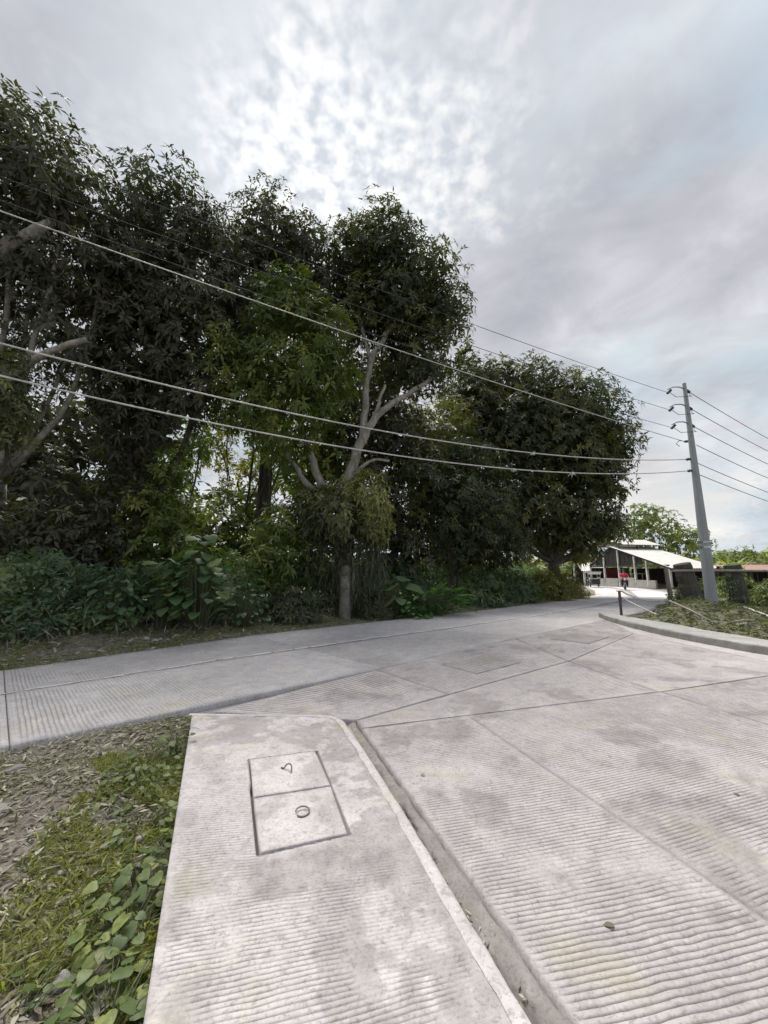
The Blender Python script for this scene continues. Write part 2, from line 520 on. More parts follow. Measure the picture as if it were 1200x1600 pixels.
def poly_sd(P, X, Y):
    """signed distance, negative inside"""
    P = np.asarray(P, float)
    d = np.full(X.shape, 1e9)
    inside = np.zeros(X.shape, bool)
    for i in range(len(P)):
        a, b = P[i], P[(i + 1) % len(P)]
        e = b - a
        t = np.clip(((X - a[0]) * e[0] + (Y - a[1]) * e[1]) / (e @ e + 1e-12), 0, 1)
        d = np.minimum(d, np.hypot(X - a[0] - t * e[0], Y - a[1] - t * e[1]))
        c = ((a[1] > Y) != (b[1] > Y)) & (X < (b[0] - a[0]) * (Y - a[1]) / (b[1] - a[1] + 1e-12) + a[0])
        inside ^= c
    return np.where(inside, -d, d)


def ground_h(X, Y):
    X, Y = np.asarray(X, float), np.asarray(Y, float)
    dm = poly_sd(main_poly, X, Y)
    dsd = poly_sd(side_poly, X, Y)
    dw = poly_sd(walk_poly, X, Y)
    d = np.minimum(np.minimum(dm, dsd), dw + 0.02)
    n = (Y - X) / math.sqrt(2)
    h = -0.10 + 0.085 * sstep(0.0, 0.10, d) + 0.05 * sstep(0.1, 0.9, d)
    nz = NZ.fbm(X * 0.9, Y * 0.9, 4) - 0.5
    nf = NZ.fbm(X * 6.0 + 31, Y * 6.0, 3) - 0.5
    h = h + (0.16 * nz + 0.05 * nf) * sstep(0.05, 0.8, d)
    bank = sstep(0.6, 3.5, d) * sstep(7.0, 9.0, n)
    h = h + 0.38 * bank
    mound = np.exp(-(((X - 10.6) / 2.6) ** 2 + ((Y - 14.6) / 2.6) ** 2)) * sstep(0.2, 2.0, d) * (n < 5)
    h = h + 0.55 * mound
    return h


def gz(x, y):
    return float(ground_h(np.array([x]), np.array([y]))[0])


def axis(fine, mids, far):
    a = [-far, -far * 0.5, -far * 0.25, -120, -70]
    return a


def build_ground():
    xs = np.unique(np.concatenate([[-900, -450, -200, -100, -60, -40], np.arange(-30, -7, 0.5), np.arange(-7, 0.2, 0.07), np.arange(0.2, 34, 0.28), np.arange(34, 60, 1.2), [70, 90, 130, 220, 450, 900]]))
    ys = np.unique(np.concatenate([[-900, -450, -200, -100, -50, -25, -12, -6, -3], np.arange(-2, 0.8, 0.3), np.arange(0.8, 6.5, 0.07), np.arange(6.5, 32, 0.28), np.arange(32, 70, 1.0), [80, 100, 140, 220, 450, 900]]))
    X, Y = np.meshgrid(xs, ys, indexing='ij')
    Z = ground_h(X, Y)
    V = np.stack([X, Y, Z], -1).reshape(-1, 3)
    a, b = len(xs), len(ys)
    I = np.arange(a * b).reshape(a, b)
    F = np.stack([I[:-1, :-1], I[1:, :-1], I[1:, 1:], I[:-1, 1:]], -1).reshape(-1, 4)
    o = link('ground', np_mesh('ground', V, F, True), M['soil'])
    tag(o, kind='structure')


build_ground()


# ------------------------------------------------------------------ concrete slabs with tined grooves
def grooved(name, q, cols, period, depth, mat, parent, z=0.0, wear=None, stain=None, shrink=0.009, holes=(), skirt=0.11, seed=0, tilt=0.0):
    """quad q = [near-left, near-right, far-right, far-left]; grooves run left-right, stacked near-far"""
    q = [Vector((*p, 0)) for p in q]
    cen = sum(q, Vector()) / 4
    q = [p + (cen - p).normalized() * shrink * 1.4 for p in q]
    L = ((q[3] - q[0]).length + (q[2] - q[1]).length) / 2
    k = max(2, int(L / period))
    prof = np.array([0.0, 0.68, 0.73, 0.92])
    pz = np.array([0.0, 0.0, -1.0, -1.0])
    st_ = np.arange(k) + np.random.default_rng(seed + 100).uniform(-0.045, 0.045, k) * (np.arange(k) > 0)
    vv = (st_[:, None] + prof[None] * 0.88).ravel() / k
    zz = np.tile(pz, k)
    vv = np.append(vv, 1.0)
    zz = np.append(zz, 0.0)
    uu = np.linspace(0, 1, cols)
    U, Vv = np.meshgrid(uu, vv, indexing='ij')
    Zg = np.broadcast_to(zz, U.shape).copy()
    P = lambda i: np.array(q[i][:2])
    xy = (P(0)[None, None] * ((1 - U) * (1 - Vv))[..., None] + P(1)[None, None] * (U * (1 - Vv))[..., None]
          + P(2)[None, None] * (U * Vv)[..., None] + P(3)[None, None] * ((1 - U) * Vv)[..., None])
    d = np.array((q[3] - q[0]).normalized()[:2])
    X, Y = xy[..., 0], xy[..., 1]
    wob = (NZ.fbm(X * 1.3 + seed * 7, Y * 1.3, 3) - 0.5) * period * 0.7 + (NZ.fbm(X * 9 + seed, Y * 9 + 50, 2) - 0.5) * period * 0.35
    edge = np.clip(np.minimum(Vv, 1 - Vv) * L / 0.12, 0, 1)
    X = X + d[0] * wob * edge
    Y = Y + d[1] * wob * edge
    dep = depth * np.clip(2.6 * NZ.fbm(X * 2.1 + seed * 3, Y * 2.1 + 9, 4) - 0.55, 0.06, 1.2) * np.clip(0.45 + 1.1 * NZ.fbm(X * 14 + seed, Y * 14, 2), 0.4, 1.25)
    w = np.ones_like(X)
    if wear is not None:
        w = np.clip(wear(X, Y), 0, 1)
    # grooves stop short of the joints
    w = w * sstep(0.0, 0.10, np.minimum(Vv, 1 - Vv) * L)
    wid = (q[1] - q[0]).length
    w = w * sstep(0.0, 0.07, np.minimum(U, 1 - U) * wid)
    Z = z + Zg * dep * w + (NZ.fbm(X * 11, Y * 11 + seed, 3) - 0.5) * 0.005 + (NZ.fbm(X * 1.1, Y * 1.1 + seed, 2) - 0.5) * 0.006
    st = np.clip((0.95 * (Zg < -0.5) * w * np.clip(1.3 * dep / max(depth, 1e-6), 0, 1)), 0, 1)
    # joint edges collect dirt
    st = np.maximum(st, 0.35 * (1 - sstep(0.0, 0.05, np.minimum(np.minimum(Vv, 1 - Vv) * L, np.minimum(U, 1 - U) * wid))) * NZ.fbm(X * 5, Y * 5, 2))
    if stain is not None:
        st = np.maximum(st, stain(X, Y))
    for hp in holes:
        sd = poly_sd(hp, X, Y)
        Z = np.where(sd < 0.004, z - 0.07, Z)
        st = np.where(sd < 0.010, 0.95, st)
    a, b = X.shape
    V = np.stack([X, Y, Z], -1).reshape(-1, 3)
    I = np.arange(a * b).reshape(a, b)
    F = np.stack([I[:-1, :-1], I[1:, :-1], I[1:, 1:], I[:-1, 1:]], -1).reshape(-1, 4)
    # skirt
    ring = np.concatenate([I[:, 0], I[-1, 1:], I[-2::-1, -1], I[0, -2:0:-1]])
    low = V[ring].copy()
    low[:, 2] = z - skirt
    base = len(V)
    m = len(ring)
    j = np.arange(m)
    Fs = np.stack([ring[j], base + j, base + (j + 1) % m, ring[(j + 1) % m]], -1)
    V = np.concatenate([V, low])
    F = np.concatenate([F, Fs])
    st = np.concatenate([st.ravel(), np.full(m, 0.8)])
    me = np_mesh(name, V, F, False, {'stain': st})
    o = link(name, me, mat, parent)
    return o


def sheet(name, poly, z0, z1, mat):
    return MB().poly_prism(poly, z0, z1).build(name, mat)


# --- main road
main_road = sheet('main_road', main_poly, -0.30, -0.065, M['patch'])
tag(main_road, kind='structure')
main_road['label'] = 'grey concrete road curving away to the right'
cuts = [-39.6 + 4.5 * i for i in range(16)]
cuts = [c + 0.0 for c in cuts if c < 27.5] + [29.0]
shift = 4.77 - (-39.6 + 4.5 * 10)
cuts = [-40] + [c + shift for c in cuts[1:-1]] + [29.0]
oldst = lambda X, Y: 0.30 * sstep(0.52, 0.70, NZ.fbm(X * 0.7 + 3, Y * 0.7, 4))
for i in range(len(cuts) - 1):
    a, b = cuts[i], cuts[i + 1]
    near = b > -5 and a < 15
    for lo, hi in ((fN, fC), (fC, fF)):
        # grooves run across the road: left-right = n, stacked along s
        q = [sn(a, hi(a)), sn(a, lo(a)), sn(b, lo(b)), sn(b, hi(b))]
        grooved('concrete_slab', q, 16 if near else 5, 0.045 if near else 0.5, 0.006 if near else 0.0, M['oldroad'], main_road, seed=i, stain=oldst, shrink=0.005)
for (A, B) in ((bendN, bendC), (bendC, bendF)):
    for i in range(4):
        for h in range(2):
            lp = lambda p, q, t: (p[0] + (q[0] - p[0]) * t, p[1] + (q[1] - p[1]) * t)
            q = [lp(B[i], B[i + 1], h / 2), lp(A[i], A[i + 1], h / 2), lp(A[i], A[i + 1], (h + 1) / 2), lp(B[i], B[i + 1], (h + 1) / 2)]
            grooved('concrete_slab', q, 4, 1.0, 0.0, M['oldroad'], main_road, seed=40 + i)


# worn centre line, a thin film of paint broken into flakes
def centre_line():
    V, F = [], []
    s = -8.0
    while s < 30.5:
        ln = random.uniform(0.10, 0.45)
        keep = NZ.fbm(np.array([s * 0.8]), np.array([3.0]), 3)[0]
        if keep > 0.40 or s > 4:
            for k in range(2):
                o = random.uniform(-0.035, 0.035)
                w = random.uniform(0.015, 0.04) * (1 if s > 2 else 0.7)
                b = len(V)
                for (ds, dn) in ((0, -w), (ln, -w * random.uniform(0.6, 1.1)), (ln, w), (0, w * random.uniform(0.6, 1.1))):
                    sx = min(s + ds, 29)
                    x, y = sn(sx, fC(sx) + o + dn)
                    V.append((x, y, 0.007 + 0.002 * k))
                F.append((b, b + 1, b + 2, b + 3))
        s += ln * random.uniform(0.75, 1.25)
    me = bpy.data.meshes.new('centre_line')
    me.from_pydata(V, [], F)
    m = simple('worn_road_paint', (0.74, 0.73, 0.71), 0.8, 0, 0.15, 12)
    link('centre_line', me, m, main_road)


centre_line()

# --- side road and apron
side_road = sheet('side_road', side_poly, -0.31, -0.068, M['patch'])
tag(side_road, kind='structure')
side_road['label'] = 'pale concrete side road with tined grooves'
spot = lambda X, Y: 0.42 * sstep(0.57, 0.63, NZ.fbm(X * 1.7 + 13, Y * 1.7 + 4, 6, 0.62)) * (0.4 + 0.9 * NZ.fbm(X * 17, Y * 17, 3))
SIDE = [
    # [near-left, near-right, far-right, far-left], columns
    ([(1.29, -0.10), (2.45, 0.02), (0.94, 4.62), (-0.23, 4.25)], 44),
    ([(2.45, 0.02), (5.15, 0.95), (3.70, 5.46), (0.94, 4.62)], 64),
    ([(5.15, 0.95), (8.2, 2.1), (6.95, 6.62), (3.70, 5.46)], 40),
    ([(2.45, -4.4), (4.0, -4.2), (2.45, 0.0), (1.25, -0.12)], 12),
    ([(4.0, -4.2), (6.8, -3.3), (5.15, 0.93), (2.45, 0.0)], 12),
    ([(-0.24, 4.265), (3.70, 5.475), (3.32, 7.24), (-0.30, 4.45)], 60),
    ([(3.70, 5.47), (6.95, 6.63), (6.5, 10.35), (3.33, 7.24)], 60),
    ([(6.95, 6.63), (9.3, 7.4), (7.35, 13.0), (6.5, 10.35)], 30),
    ([(8.2, 2.1), (10.6, 3.0), (9.3, 7.4), (6.95, 6.62)], 16),
]
for i, (q, c) in enumerate(SIDE):
    nearq = i in (0, 1, 2, 5, 6)
    grooved('concrete_slab', q, c, 0.029 if nearq else 0.12, 0.0050 if i in (0, 1, 2) else (0.0035 if nearq else 0.0), M['road'], side_road, seed=60 + i, stain=spot)
# apron strips between the side road and the main lane
apr = [[(-2.0, 4.72), (-0.31, 4.47), (0.85, 5.37), sn(4.6, fN(4.6))],
       [(0.85, 5.37), (3.32, 7.26), sn(9.0, fN(9.0) - 0.01), sn(4.6, fN(4.6) - 0.01)],
       [(3.32, 7.26), (6.5, 10.37), sn(13.2, fN(13.2) - 0.01), sn(9.0, fN(9.0) - 0.01)],
       [(6.5, 10.37), (7.4, 13.4), sn(15.6, fN(15.6) - 0.01), sn(13.2, fN(13.2) - 0.01)]]
for i, q in enumerate(apr):
    grooved('concrete_slab', q, 40, 0.06, 0.003, M['road'], side_road, seed=80 + i, stain=spot)
grooved('concrete_slab', [sn(1.2, 3.0), (-0.4, 4.42), (-0.5, 4.6), (-2.05, 4.70)], 20, 0.2, 0.0, M['road'], side_road, z=-0.006, seed=90)
# square repair patches let into the apron, a hair proud of it
def repair(c, ax, L, W):
    a = Vector((math.cos(ax), math.sin(ax)))
    b = Vector((-a.y, a.x))
    q = [Vector(c) - a * L / 2 - b * W / 2, Vector(c) + a * L / 2 - b * W / 2, Vector(c) + a * L / 2 + b * W / 2, Vector(c) - a * L / 2 + b * W / 2]
    o = grooved('repair_patch', [tuple(v) for v in q], 24, 0.10, 0.006, M['repair'], side_road, z=0.010, skirt=0.03, seed=int(L * 10), stain=spot)
repair((1.72, 7.05), R(38), 1.25, 0.75)
repair((4.75, 9.65), R(42), 1.30, 0.85)

# --- gutter along the kerb of the pavement
def gutter():
    n = 260
    A, B = Vector((-0.42, 4.36)), Vector((2.05, -2.6))
    d = (B - A).normalized()
    p = Vector((-d.y, d.x))
    if p.x < 0: p = -p
    prof = [(-0.07, -0.030), (-0.04, -0.026), (-0.015, -0.024), (0.015, -0.022), (0.032, -0.014), (0.045, -0.002), (0.070, 0.006), (0.105, 0.007), (0.125, -0.03)]
    V, S = [], []
    L = (B - A).length
    for i in range(n):
        t = i / (n - 1)
        for j, (o, z) in enumerate(prof):
            nz = float(NZ.fbm(np.array([t * L * 5.0]), np.array([j * 0.35]), 3)[0]) - 0.5
            nf = float(NZ.fbm(np.array([t * L * 21.0]), np.array([j * 0.9 + 40]), 2)[0]) - 0.5
            oo = o + (nz * 0.075 + nf * 0.03 if 3 <= j <= 7 else 0)
            q = A + d * L * t + p * oo
            V.append((q.x, q.y, z + (nf * 0.012 if j in (1, 2, 3, 5, 6) else 0)))
            S.append(0.95 + 0.4 * nz if j <= 3 else 0.22 + 0.6 * nf + 0.4 * nz)
    k = len(prof)
    F = [(i * k + j, i * k + j + 1, (i + 1) * k + j + 1, (i + 1) * k + j) for i in range(n - 1) for j in range(k - 1)]
    o = link('gutter', np_mesh('gutter', np.array(V), np.array(F), True, {'stain': np.clip(S, 0, 1)}), M['gutter'])
    tag(o, kind='structure')


gutter()

# --- pavement in front
WZ = 0.10
COVERS = [[(-0.875, 2.835), (-0.378, 2.985), (-0.580, 3.510), (-1.080, 3.360)],
          [(-0.668, 2.322), (-0.210, 2.478), (-0.374, 2.972), (-0.871, 2.822)]]
hole = [(-0.671, 2.314), (-0.202, 2.474), (-0.573, 3.518), (-1.087, 3.363)]


def walk_wear(X, Y):
    # grooves are crisp close to the camera and trowelled away round the covers
    a = sstep(2.85, 2.0, Y) * 0.9 + 0.10
    lane = np.sin((X + 0.36 * Y) * 6.2 + 0.6)
    worn = sstep(0.1, 0.7, lane + 1.4 * (NZ.fbm(X * 2.2, Y * 2.2, 3) - 0.5))
    a = a * (1 - 0.75 * worn * sstep(-0.62, -0.3, X + 0.36 * (Y - 2.0)))
    left = sstep(0.75, 0.25, X + 0.42 * (Y - 1.54) + 0.81)
    n = NZ.fbm(X * 2.7 + 40, Y * 2.7, 4)
    return np.maximum(a * (0.35 + 0.65 * sstep(0.42, 0.56, n)), left * 0.75 * sstep(0.36, 0.52, n)) * (1 - 0.9 * sstep(3.2, 3.7, Y))


def walk_stain(X, Y):
    xr = X + 0.36 * (Y - 2.0)            # along-slab coordinate
    n = NZ.fbm(X * 3.1 + 5, Y * 3.1, 5, 0.6)
    n2 = NZ.fbm(X * 13 + 2, Y * 13, 4, 0.65)
    yy = Y - 0.25 * X + 0.22 * (n - 0.5) + 0.06 * (n2 - 0.5)
    band = sstep(2.10, 2.16, yy) * sstep(2.50, 2.40, yy) * sstep(-0.72, -0.55, xr + 0.3 * (n - 0.5))
    lane = np.sin((X + 0.36 * Y) * 11.5 + 2.6 + 2.2 * (n - 0.5))
    strip = sstep(0.0, 0.35, lane + 1.3 * (n2 - 0.5)) * sstep(2.25, 2.1, yy) * sstep(-0.55, -0.42, xr)
    spots = 0.6 * sstep(0.55, 0.62, n) + 0.55 * sstep(0.58, 0.68, n2)
    upper = 0.6 * sstep(0.46, 0.54, n) * sstep(3.3, 3.7, Y)
    right = 0.7 * sstep(-0.22, -0.05, xr + 0.35 * (n - 0.5)) * sstep(0.42, 0.52, n + 0.5 * (n2 - 0.5) + 0.06)
    g = 0.45 + 1.1 * n2
    return np.clip(np.maximum.reduce([0.52 * band * g, 0.42 * strip * g, spots * 0.42, upper * 0.75, right * 0.62 * g]), 0, 0.9)


pave = empty('pavement', (0, 0, 0))
tag(pave, kind='structure')
pave['label'] = 'pale concrete pavement ending in a rounded corner'


def front_walk():
    o = grooved('concrete_slab', [(-0.334, 0.45), (0.685, 0.85), (-0.42, 4.30), (-2.03, 4.34)], 100, 0.021, 0.0045, M['walk'], pave, z=WZ, wear=walk_wear,
                stain=walk_stain, holes=[hole], skirt=0.22, shrink=0.0, seed=5)
    me = o.data
    n = len(me.vertices)
    co = np.empty(n * 3, np.float32)
    me.vertices.foreach_get('co', co)
    co = co.reshape(-1, 3)
    # round the far corners
    for (cx, cy, r, sx) in ((-0.66, 4.03, 0.26, 1),):
        dx, dy = (co[:, 0] - cx), (co[:, 1] - cy)
        m = (dx > -0.05) & (dy > 0)
        rr = np.hypot(np.maximum(dx, 0), dy)
        lim = np.where(m & (rr > r), r / np.maximum(rr, 1e-6), 1.0)
        co[:, 0] = np.where(m & (dx > 0), cx + dx * lim, co[:, 0])
        co[:, 1] = np.where(m, cy + dy * lim, co[:, 1])
    me.vertices.foreach_set('co', co.ravel())
    me.update()
    # rest of the slab behind the camera
    grooved('concrete_slab', [(1.35, -4.2), (2.50, -4.2), (0.693, 0.83), (-0.325, 0.43)], 10, 0.2, 0.0, M['walk'], pave, z=WZ, skirt=0.22, seed=6)
    # smooth cement kerb along the open side and round the corner
    path = [(2.48, -4.2), (0.72, 0.78), (0.12, 2.64), (-0.20, 3.56), (-0.34, 3.92), (-0.40, 4.10), (-0.46, 4.21), (-0.56, 4.285), (-0.70, 4.31), (-1.0, 4.325), (-1.5, 4.335), (-2.06, 4.36)]
    P = [Vector(p) for p in path]
    dense = []
    for i in range(len(P) - 1):
        k = max(1, int((P[i + 1] - P[i]).length / 0.05))
        dense += [P[i].lerp(P[i + 1], j / k) for j in range(k)]
    dense.append(P[-1])
    V, S, F = [], [], []
    for i, p in enumerate(dense):
        t = (dense[min(i + 1, len(dense) - 1)] - dense[max(i - 1, 0)]).normalized()
        nrm = Vector((t.y, -t.x))        # outward (right of travel direction)
        s = i * 0.05
        w = 0.045 if i < len(dense) - 32 else 0.03
        for j, (o_, z) in enumerate(((-w, 0.002), (-w * 0.7, 0.008), (0.0, 0.010), (0.018, 0.0), (0.024, -0.02), (0.026, -0.16))):
            nf = float(NZ.fbm(np.array([s * 9.0]), np.array([j * 0.7 + 3]), 3)[0]) - 0.5
            q = p + nrm * (o_ + nf * (0.016 if j == 0 else 0.007))
            V.append((q.x, q.y, WZ + z + nf * 0.006))
            S.append(max(0, 0.10 + 0.7 * nf + (0.35 if j >= 4 else 0)))
    k = 6
    F = [(i * k + j, (i + 1) * k + j, (i + 1) * k + j + 1, i * k + j + 1) for i in range(len(dense) - 1) for j in range(k - 1)]
    link('kerb', np_mesh('kerb', np.array(V), np.array(F), True, {'stain': np.clip(S, 0, 1)}), M['cover'], pave)


front_walk()


def ring_pts(c, r, a0, a1, n, tilt, yaw):
    m = Matrix.Rotation(yaw, 3, 'Z') @ Matrix.Rotation(tilt, 3, 'X')
    return [Vector(c) + m @ Vector((r * math.cos(a0 + (a1 - a0) * i / n), r * math.sin(a0 + (a1 - a0) * i / n), 0)) for i in range(n + 1)]


for i, q in enumerate(COVERS):
    e = empty('access_cover', ((q[0][0] + q[2][0]) / 2, (q[0][1] + q[2][1]) / 2, WZ - 0.06))
    tag(e, ['concrete access cover with a raised lifting loop, the farther of two', 'concrete access cover with a lying round ring, the nearer of two'][i], 'access cover', 'access covers in the pavement')
    st = lambda X, Y: 0.55 * sstep(0.52, 0.70, NZ.fbm(X * 5 + 9, Y * 5, 4))
    loc = Vector(e.location)
    ql = [(p[0] - loc.x, p[1] - loc.y) for p in q]
    o = grooved('plate', ql, 40, 0.03, 0.0, M['cover'], e, z=0.064, stain=st, skirt=0.06, shrink=0.003, seed=30 + i)
    if i == 1:
        r = MB().tube(ring_pts((0.01, 0.02, 0.074), 0.042, -2.6, 2.9, 20, R(9), R(20)), 0.0045, 7)
    else:
        r = MB().tube(ring_pts((-0.005, 0.005, 0.068), 0.045, 0.0, math.pi, 16, R(62), R(-42)), 0.0052, 7)
        r.tube([(-0.045, 0.035, 0.068), (-0.062, 0.05, 0.068)], 0.007, 6)
    r.build('lifting_ring', M['rebar'], e, True)

# --- raised walk and kerb on the far right corner
def right_kerb():
    front = [(7.60, 14.0), (7.30, 12.9), (7.16, 12.0), (7.06, 10.8), (7.06, 9.8), (7.16, 8.9), (7.36, 7.9), (7.66, 6.9), (8.1, 5.6), (8.8, 4.0)]
    P = [Vector(p) for p in front]
    dense = []
    for i in range(len(P) - 1):
        k = 8
        for j in range(k):
            t = j / k
            p0, p1, p2, p3 = P[max(i - 1, 0)], P[i], P[i + 1], P[min(i + 2, len(P) - 1)]
            dense.append(0.5 * ((2 * p1) + (p2 - p0) * t + (2 * p0 - 5 * p1 + 4 * p2 - p3) * t * t + (3 * p1 - p0 - 3 * p2 + p3) * t ** 3))
    dense.append(P[-1])
    # closed loop ring: front edge then offset back edge
    H = 0.17
    V, S = [], []
    rows = []
    m = len(dense)
    for i, p in enumerate(dense):
        t = (dense[min(i + 1, m - 1)] - dense[max(i - 1, 0)]).normalized()
        nrm = Vector((-t.y, t.x))
        w = 0.30 + 0.62 * min(1, max(0, i / 22))
        for j, (o_, z) in enumerate(((0.0, -0.12), (0.004, 0.13), (0.012, 0.155), (0.035, H), (w * 0.33, H + 0.003), (w * 0.66, H), (w, H - 0.005), (w + 0.01, -0.1))):
            nf = float(NZ.fbm(np.array([i * 0.35]), np.array([j * 0.8 + 9]), 3)[0]) - 0.5
            q = p + nrm * (o_ + nf * 0.03 * (j in (1, 2, 3, 6)))
            V.append((q.x, q.y, z + nf * 0.02 * (j > 0)))
            S.append(max(0, 0.55 + nf if j <= 1 else 0.12 + 0.9 * nf))
    k = 8
    F = [(i * k + j, i * k + j + 1, (i + 1) * k + j + 1, (i + 1) * k + j) for i in range(m - 1) for j in range(k - 1)]
    V, F = np.array(V), [tuple(f) for f in F]
    me = bpy.data.meshes.new('kerbed_walk')
    me.from_pydata([tuple(v) for v in V], [], F + [tuple(range(k)), tuple((m - 1) * k + j for j in reversed(range(k)))])
    at = me.attributes.new('stain', 'FLOAT', 'POINT')
    at.data.foreach_set('value', np.clip(S, 0, 1).astype(np.float32))
    o = link('kerbed_walk', me, M['kerb'])
    bm = bmesh.new(); bm.from_mesh(me); bmesh.ops.recalc_face_normals(bm, faces=bm.faces); bm.to_mesh(me); bm.free()
    tag(o, kind='structure')


right_kerb()

# ------------------------------------------------------------------ leaves
def leaf_arrays(base, d, nrm, ln, wd, droop, tint):
    """4-triangle folded leaves. base,d,nrm (N,3); ln,wd,droop,tint (N,)"""
    d = d / np.linalg.norm(d, axis=1, keepdims=True)
    side = np.cross(d, nrm)
    side /= np.linalg.norm(side, axis=1, keepdims=True) + 1e-9
    up = np.cross(side, d)
    ln, wd, droop = ln[:, None], wd[:, None], droop[:, None]
    down = np.array([[0, 0, -1.0]])
    mid = base + d * ln * 0.45 + down * droop * ln * 0.10
    tip = base + d * ln + down * droop * ln * 0.42
    l = mid + side * wd * 0.5 + up * wd * 0.16
    r = mid - side * wd * 0.5 + up * wd * 0.16
    V = np.stack([base, l, mid, r, tip], 1).reshape(-1, 3)
    n = len(base)
    o = (np.arange(n) * 5)[:, None]
    F = np.concatenate([o + np.array([[0, 1, 2]]), o + np.array([[0, 2, 3]]), o + np.array([[1, 4, 2]]), o + np.array([[2, 4, 3]])], 1).reshape(-1, 3)
    return V, F, np.repeat(tint, 5)


def flat_leaf_arrays(base, d, nrm, ln, wd, tint):
    d = d / np.linalg.norm(d, axis=1, keepdims=True)
    side = np.cross(d, nrm)
    side /= np.linalg.norm(side, axis=1, keepdims=True) + 1e-9
    ln, wd = ln[:, None], wd[:, None]
    m = base + d * ln * 0.45
    V = np.stack([base, m + side * wd * 0.5, base + d * ln, m - side * wd * 0.5], 1).reshape(-1, 3)
    n = len(base)
    o = (np.arange(n) * 4)[:, None]
    F = np.concatenate([o + np.array([[0, 1, 2]]), o + np.array([[0, 2, 3]])], 1).reshape(-1, 3)
    return V, F, np.repeat(tint, 4)


def core_leaves(lobes, dens, ln, wd, flat=0.95, seed=0):
    """old dark leaves deep in the crown"""
    out = []
    for lb in lobes:
        x, y, z, r = lb[:4]
        n = int(dens * r ** 3 * 4.19)
        p = rand_dirs(n) * (0.80 * rng.random(n) ** 0.45)[:, None] * r + np.array([[x, y, z]])
        out.append(p)
    P = np.concatenate(out)
    P = P[NZ.fbm(P[:, 0] * 1.1 + P[:, 1] * 0.7 + seed, P[:, 2] * 1.1 - P[:, 1] * 0.4, 3) > 0.30]
    n = len(P)
    d = rand_dirs(n)
    d[:, 2] -= 0.4
    return flat_leaf_arrays(P, d, rand_dirs(n), ln * rng.uniform(.7, 1.3, n), wd * rng.uniform(.7, 1.3, n), rng.uniform(0, .35, n))


def rand_dirs(n):
    v = rng.normal(size=(n, 3))
    return v / np.linalg.norm(v, axis=1, keepdims=True)


def whorls(centers, axes, nl, ln, wd, droop=0.8, tint=None, open_=0.25):
    """whorls of lanceolate leaves, the mango habit"""
    n = len(centers)
    ax = axes / np.linalg.norm(axes, axis=1, keepdims=True)
    ref = np.where(np.abs(ax[:, 2:3]) < 0.9, np.array([[0, 0, 1.0]]), np.array([[1.0, 0, 0]]))
    u = np.cross(ax, ref); u /= np.linalg.norm(u, axis=1, keepdims=True)
    v = np.cross(ax, u)
    k = nl
    ph = (np.arange(k)[None] * 2.399 + rng.random((n, 1)) * 6.28 + rng.normal(0, 0.25, (n, k)))
    el = rng.normal(open_, 0.30, (n, k))
    c, s = np.cos(ph)[..., None], np.sin(ph)[..., None]
    d = (u[:, None] * c + v[:, None] * s) * np.cos(el)[..., None] + ax[:, None] * np.sin(el)[..., None]
    base = np.broadcast_to(centers[:, None], (n, k, 3)) + d * 0.02 + ax[:, None] * rng.uniform(-0.05, 0.04, (n, k, 1))
    L = ln * rng.uniform(0.5, 1.3, (n, k)) * rng.uniform(0.75, 1.15, (n, 1))
    W = wd * rng.uniform(0.75, 1.2, (n, k))
    D = droop * rng.uniform(0.4, 1.5, (n, k))
    T = (tint if tint is not None else rng.random(n))[:, None] + rng.normal(0, 0.15, (n, k)) + 0.5 * (rng.random((n, 1)) < 0.05)
    nr = np.broadcast_to(ax[:, None], (n, k, 3))
    f = lambda a: a.reshape(-1, *a.shape[2:])
    return leaf_arrays(f(base), f(d), f(nr), f(L), f(W), f(D), np.clip(f(T), 0, 1))


def lobes_points(lobes, dens, inner=0.25, seed=0, flat=0.95):
    """points and outward axes spread through ellipsoid lobes, heaviest near the skin"""
    P, A, LID = [], [], []
    for i, lb in enumerate(lobes):
        x, y, z, r = lb[:4]
        rz = lb[4] if len(lb) > 4 else r * flat
        n = int(dens * 4 * math.pi * r * r)
        d = rand_dirs(n)
        rad = np.where(rng.random(n) < inner, rng.uniform(0.35, 0.85, n), rng.uniform(0.84, 1.06, n))
        # lumpy skin
        lump = 1 + 0.16 * np.sin(d[:, 0] * 5.1 + i * 2 + seed) * np.sin(d[:, 1] * 4.3 + i) + 0.13 * np.sin(d[:, 2] * 6.7 + d[:, 0] * 3.1 + i * 1.7 + seed)
        p = d * (rad * lump)[:, None] * np.array([[r, r, rz]]) + np.array([[x, y, z]])
        P.append(p)
        a = d + np.array([[0, 0, 0.35]]) + rng.normal(0, 0.25, (n, 3))
        A.append(a)
        LID.append(np.full(n, i))
    P, A, LID = np.concatenate(P), np.concatenate(A), np.concatenate(LID)
    # drop points deep inside a neighbouring lobe
    keep = np.ones(len(P), bool)
    for j, lb in enumerate(lobes):
        x, y, z, r = lb[:4]
        rz = lb[4] if len(lb) > 4 else r * flat
        q = ((P[:, 0] - x) / r) ** 2 + ((P[:, 1] - y) / r) ** 2 + ((P[:, 2] - z) / rz) ** 2
        keep &= ~((q < 0.40) & (LID != j) & (rng.random(len(P)) < 0.8))
    # ragged holes
    h = NZ.fbm(P[:, 0] * 1.1 + P[:, 1] * 0.7 + seed, P[:, 2] * 1.1 - P[:, 1] * 0.4, 3)
    keep &= h > 0.30
    return P[keep], A[keep]


def clump_tint(P, seed, lo=0.1, hi=0.75, f=0.8):
    t = NZ.fbm(P[:, 0] * f + seed * 3.3 + P[:, 1] * f * 0.6, P[:, 2] * f + P[:, 1] * f * 0.5, 3)
    return np.clip(lo + (hi - lo) * (t - 0.25) / 0.5, 0, 1)


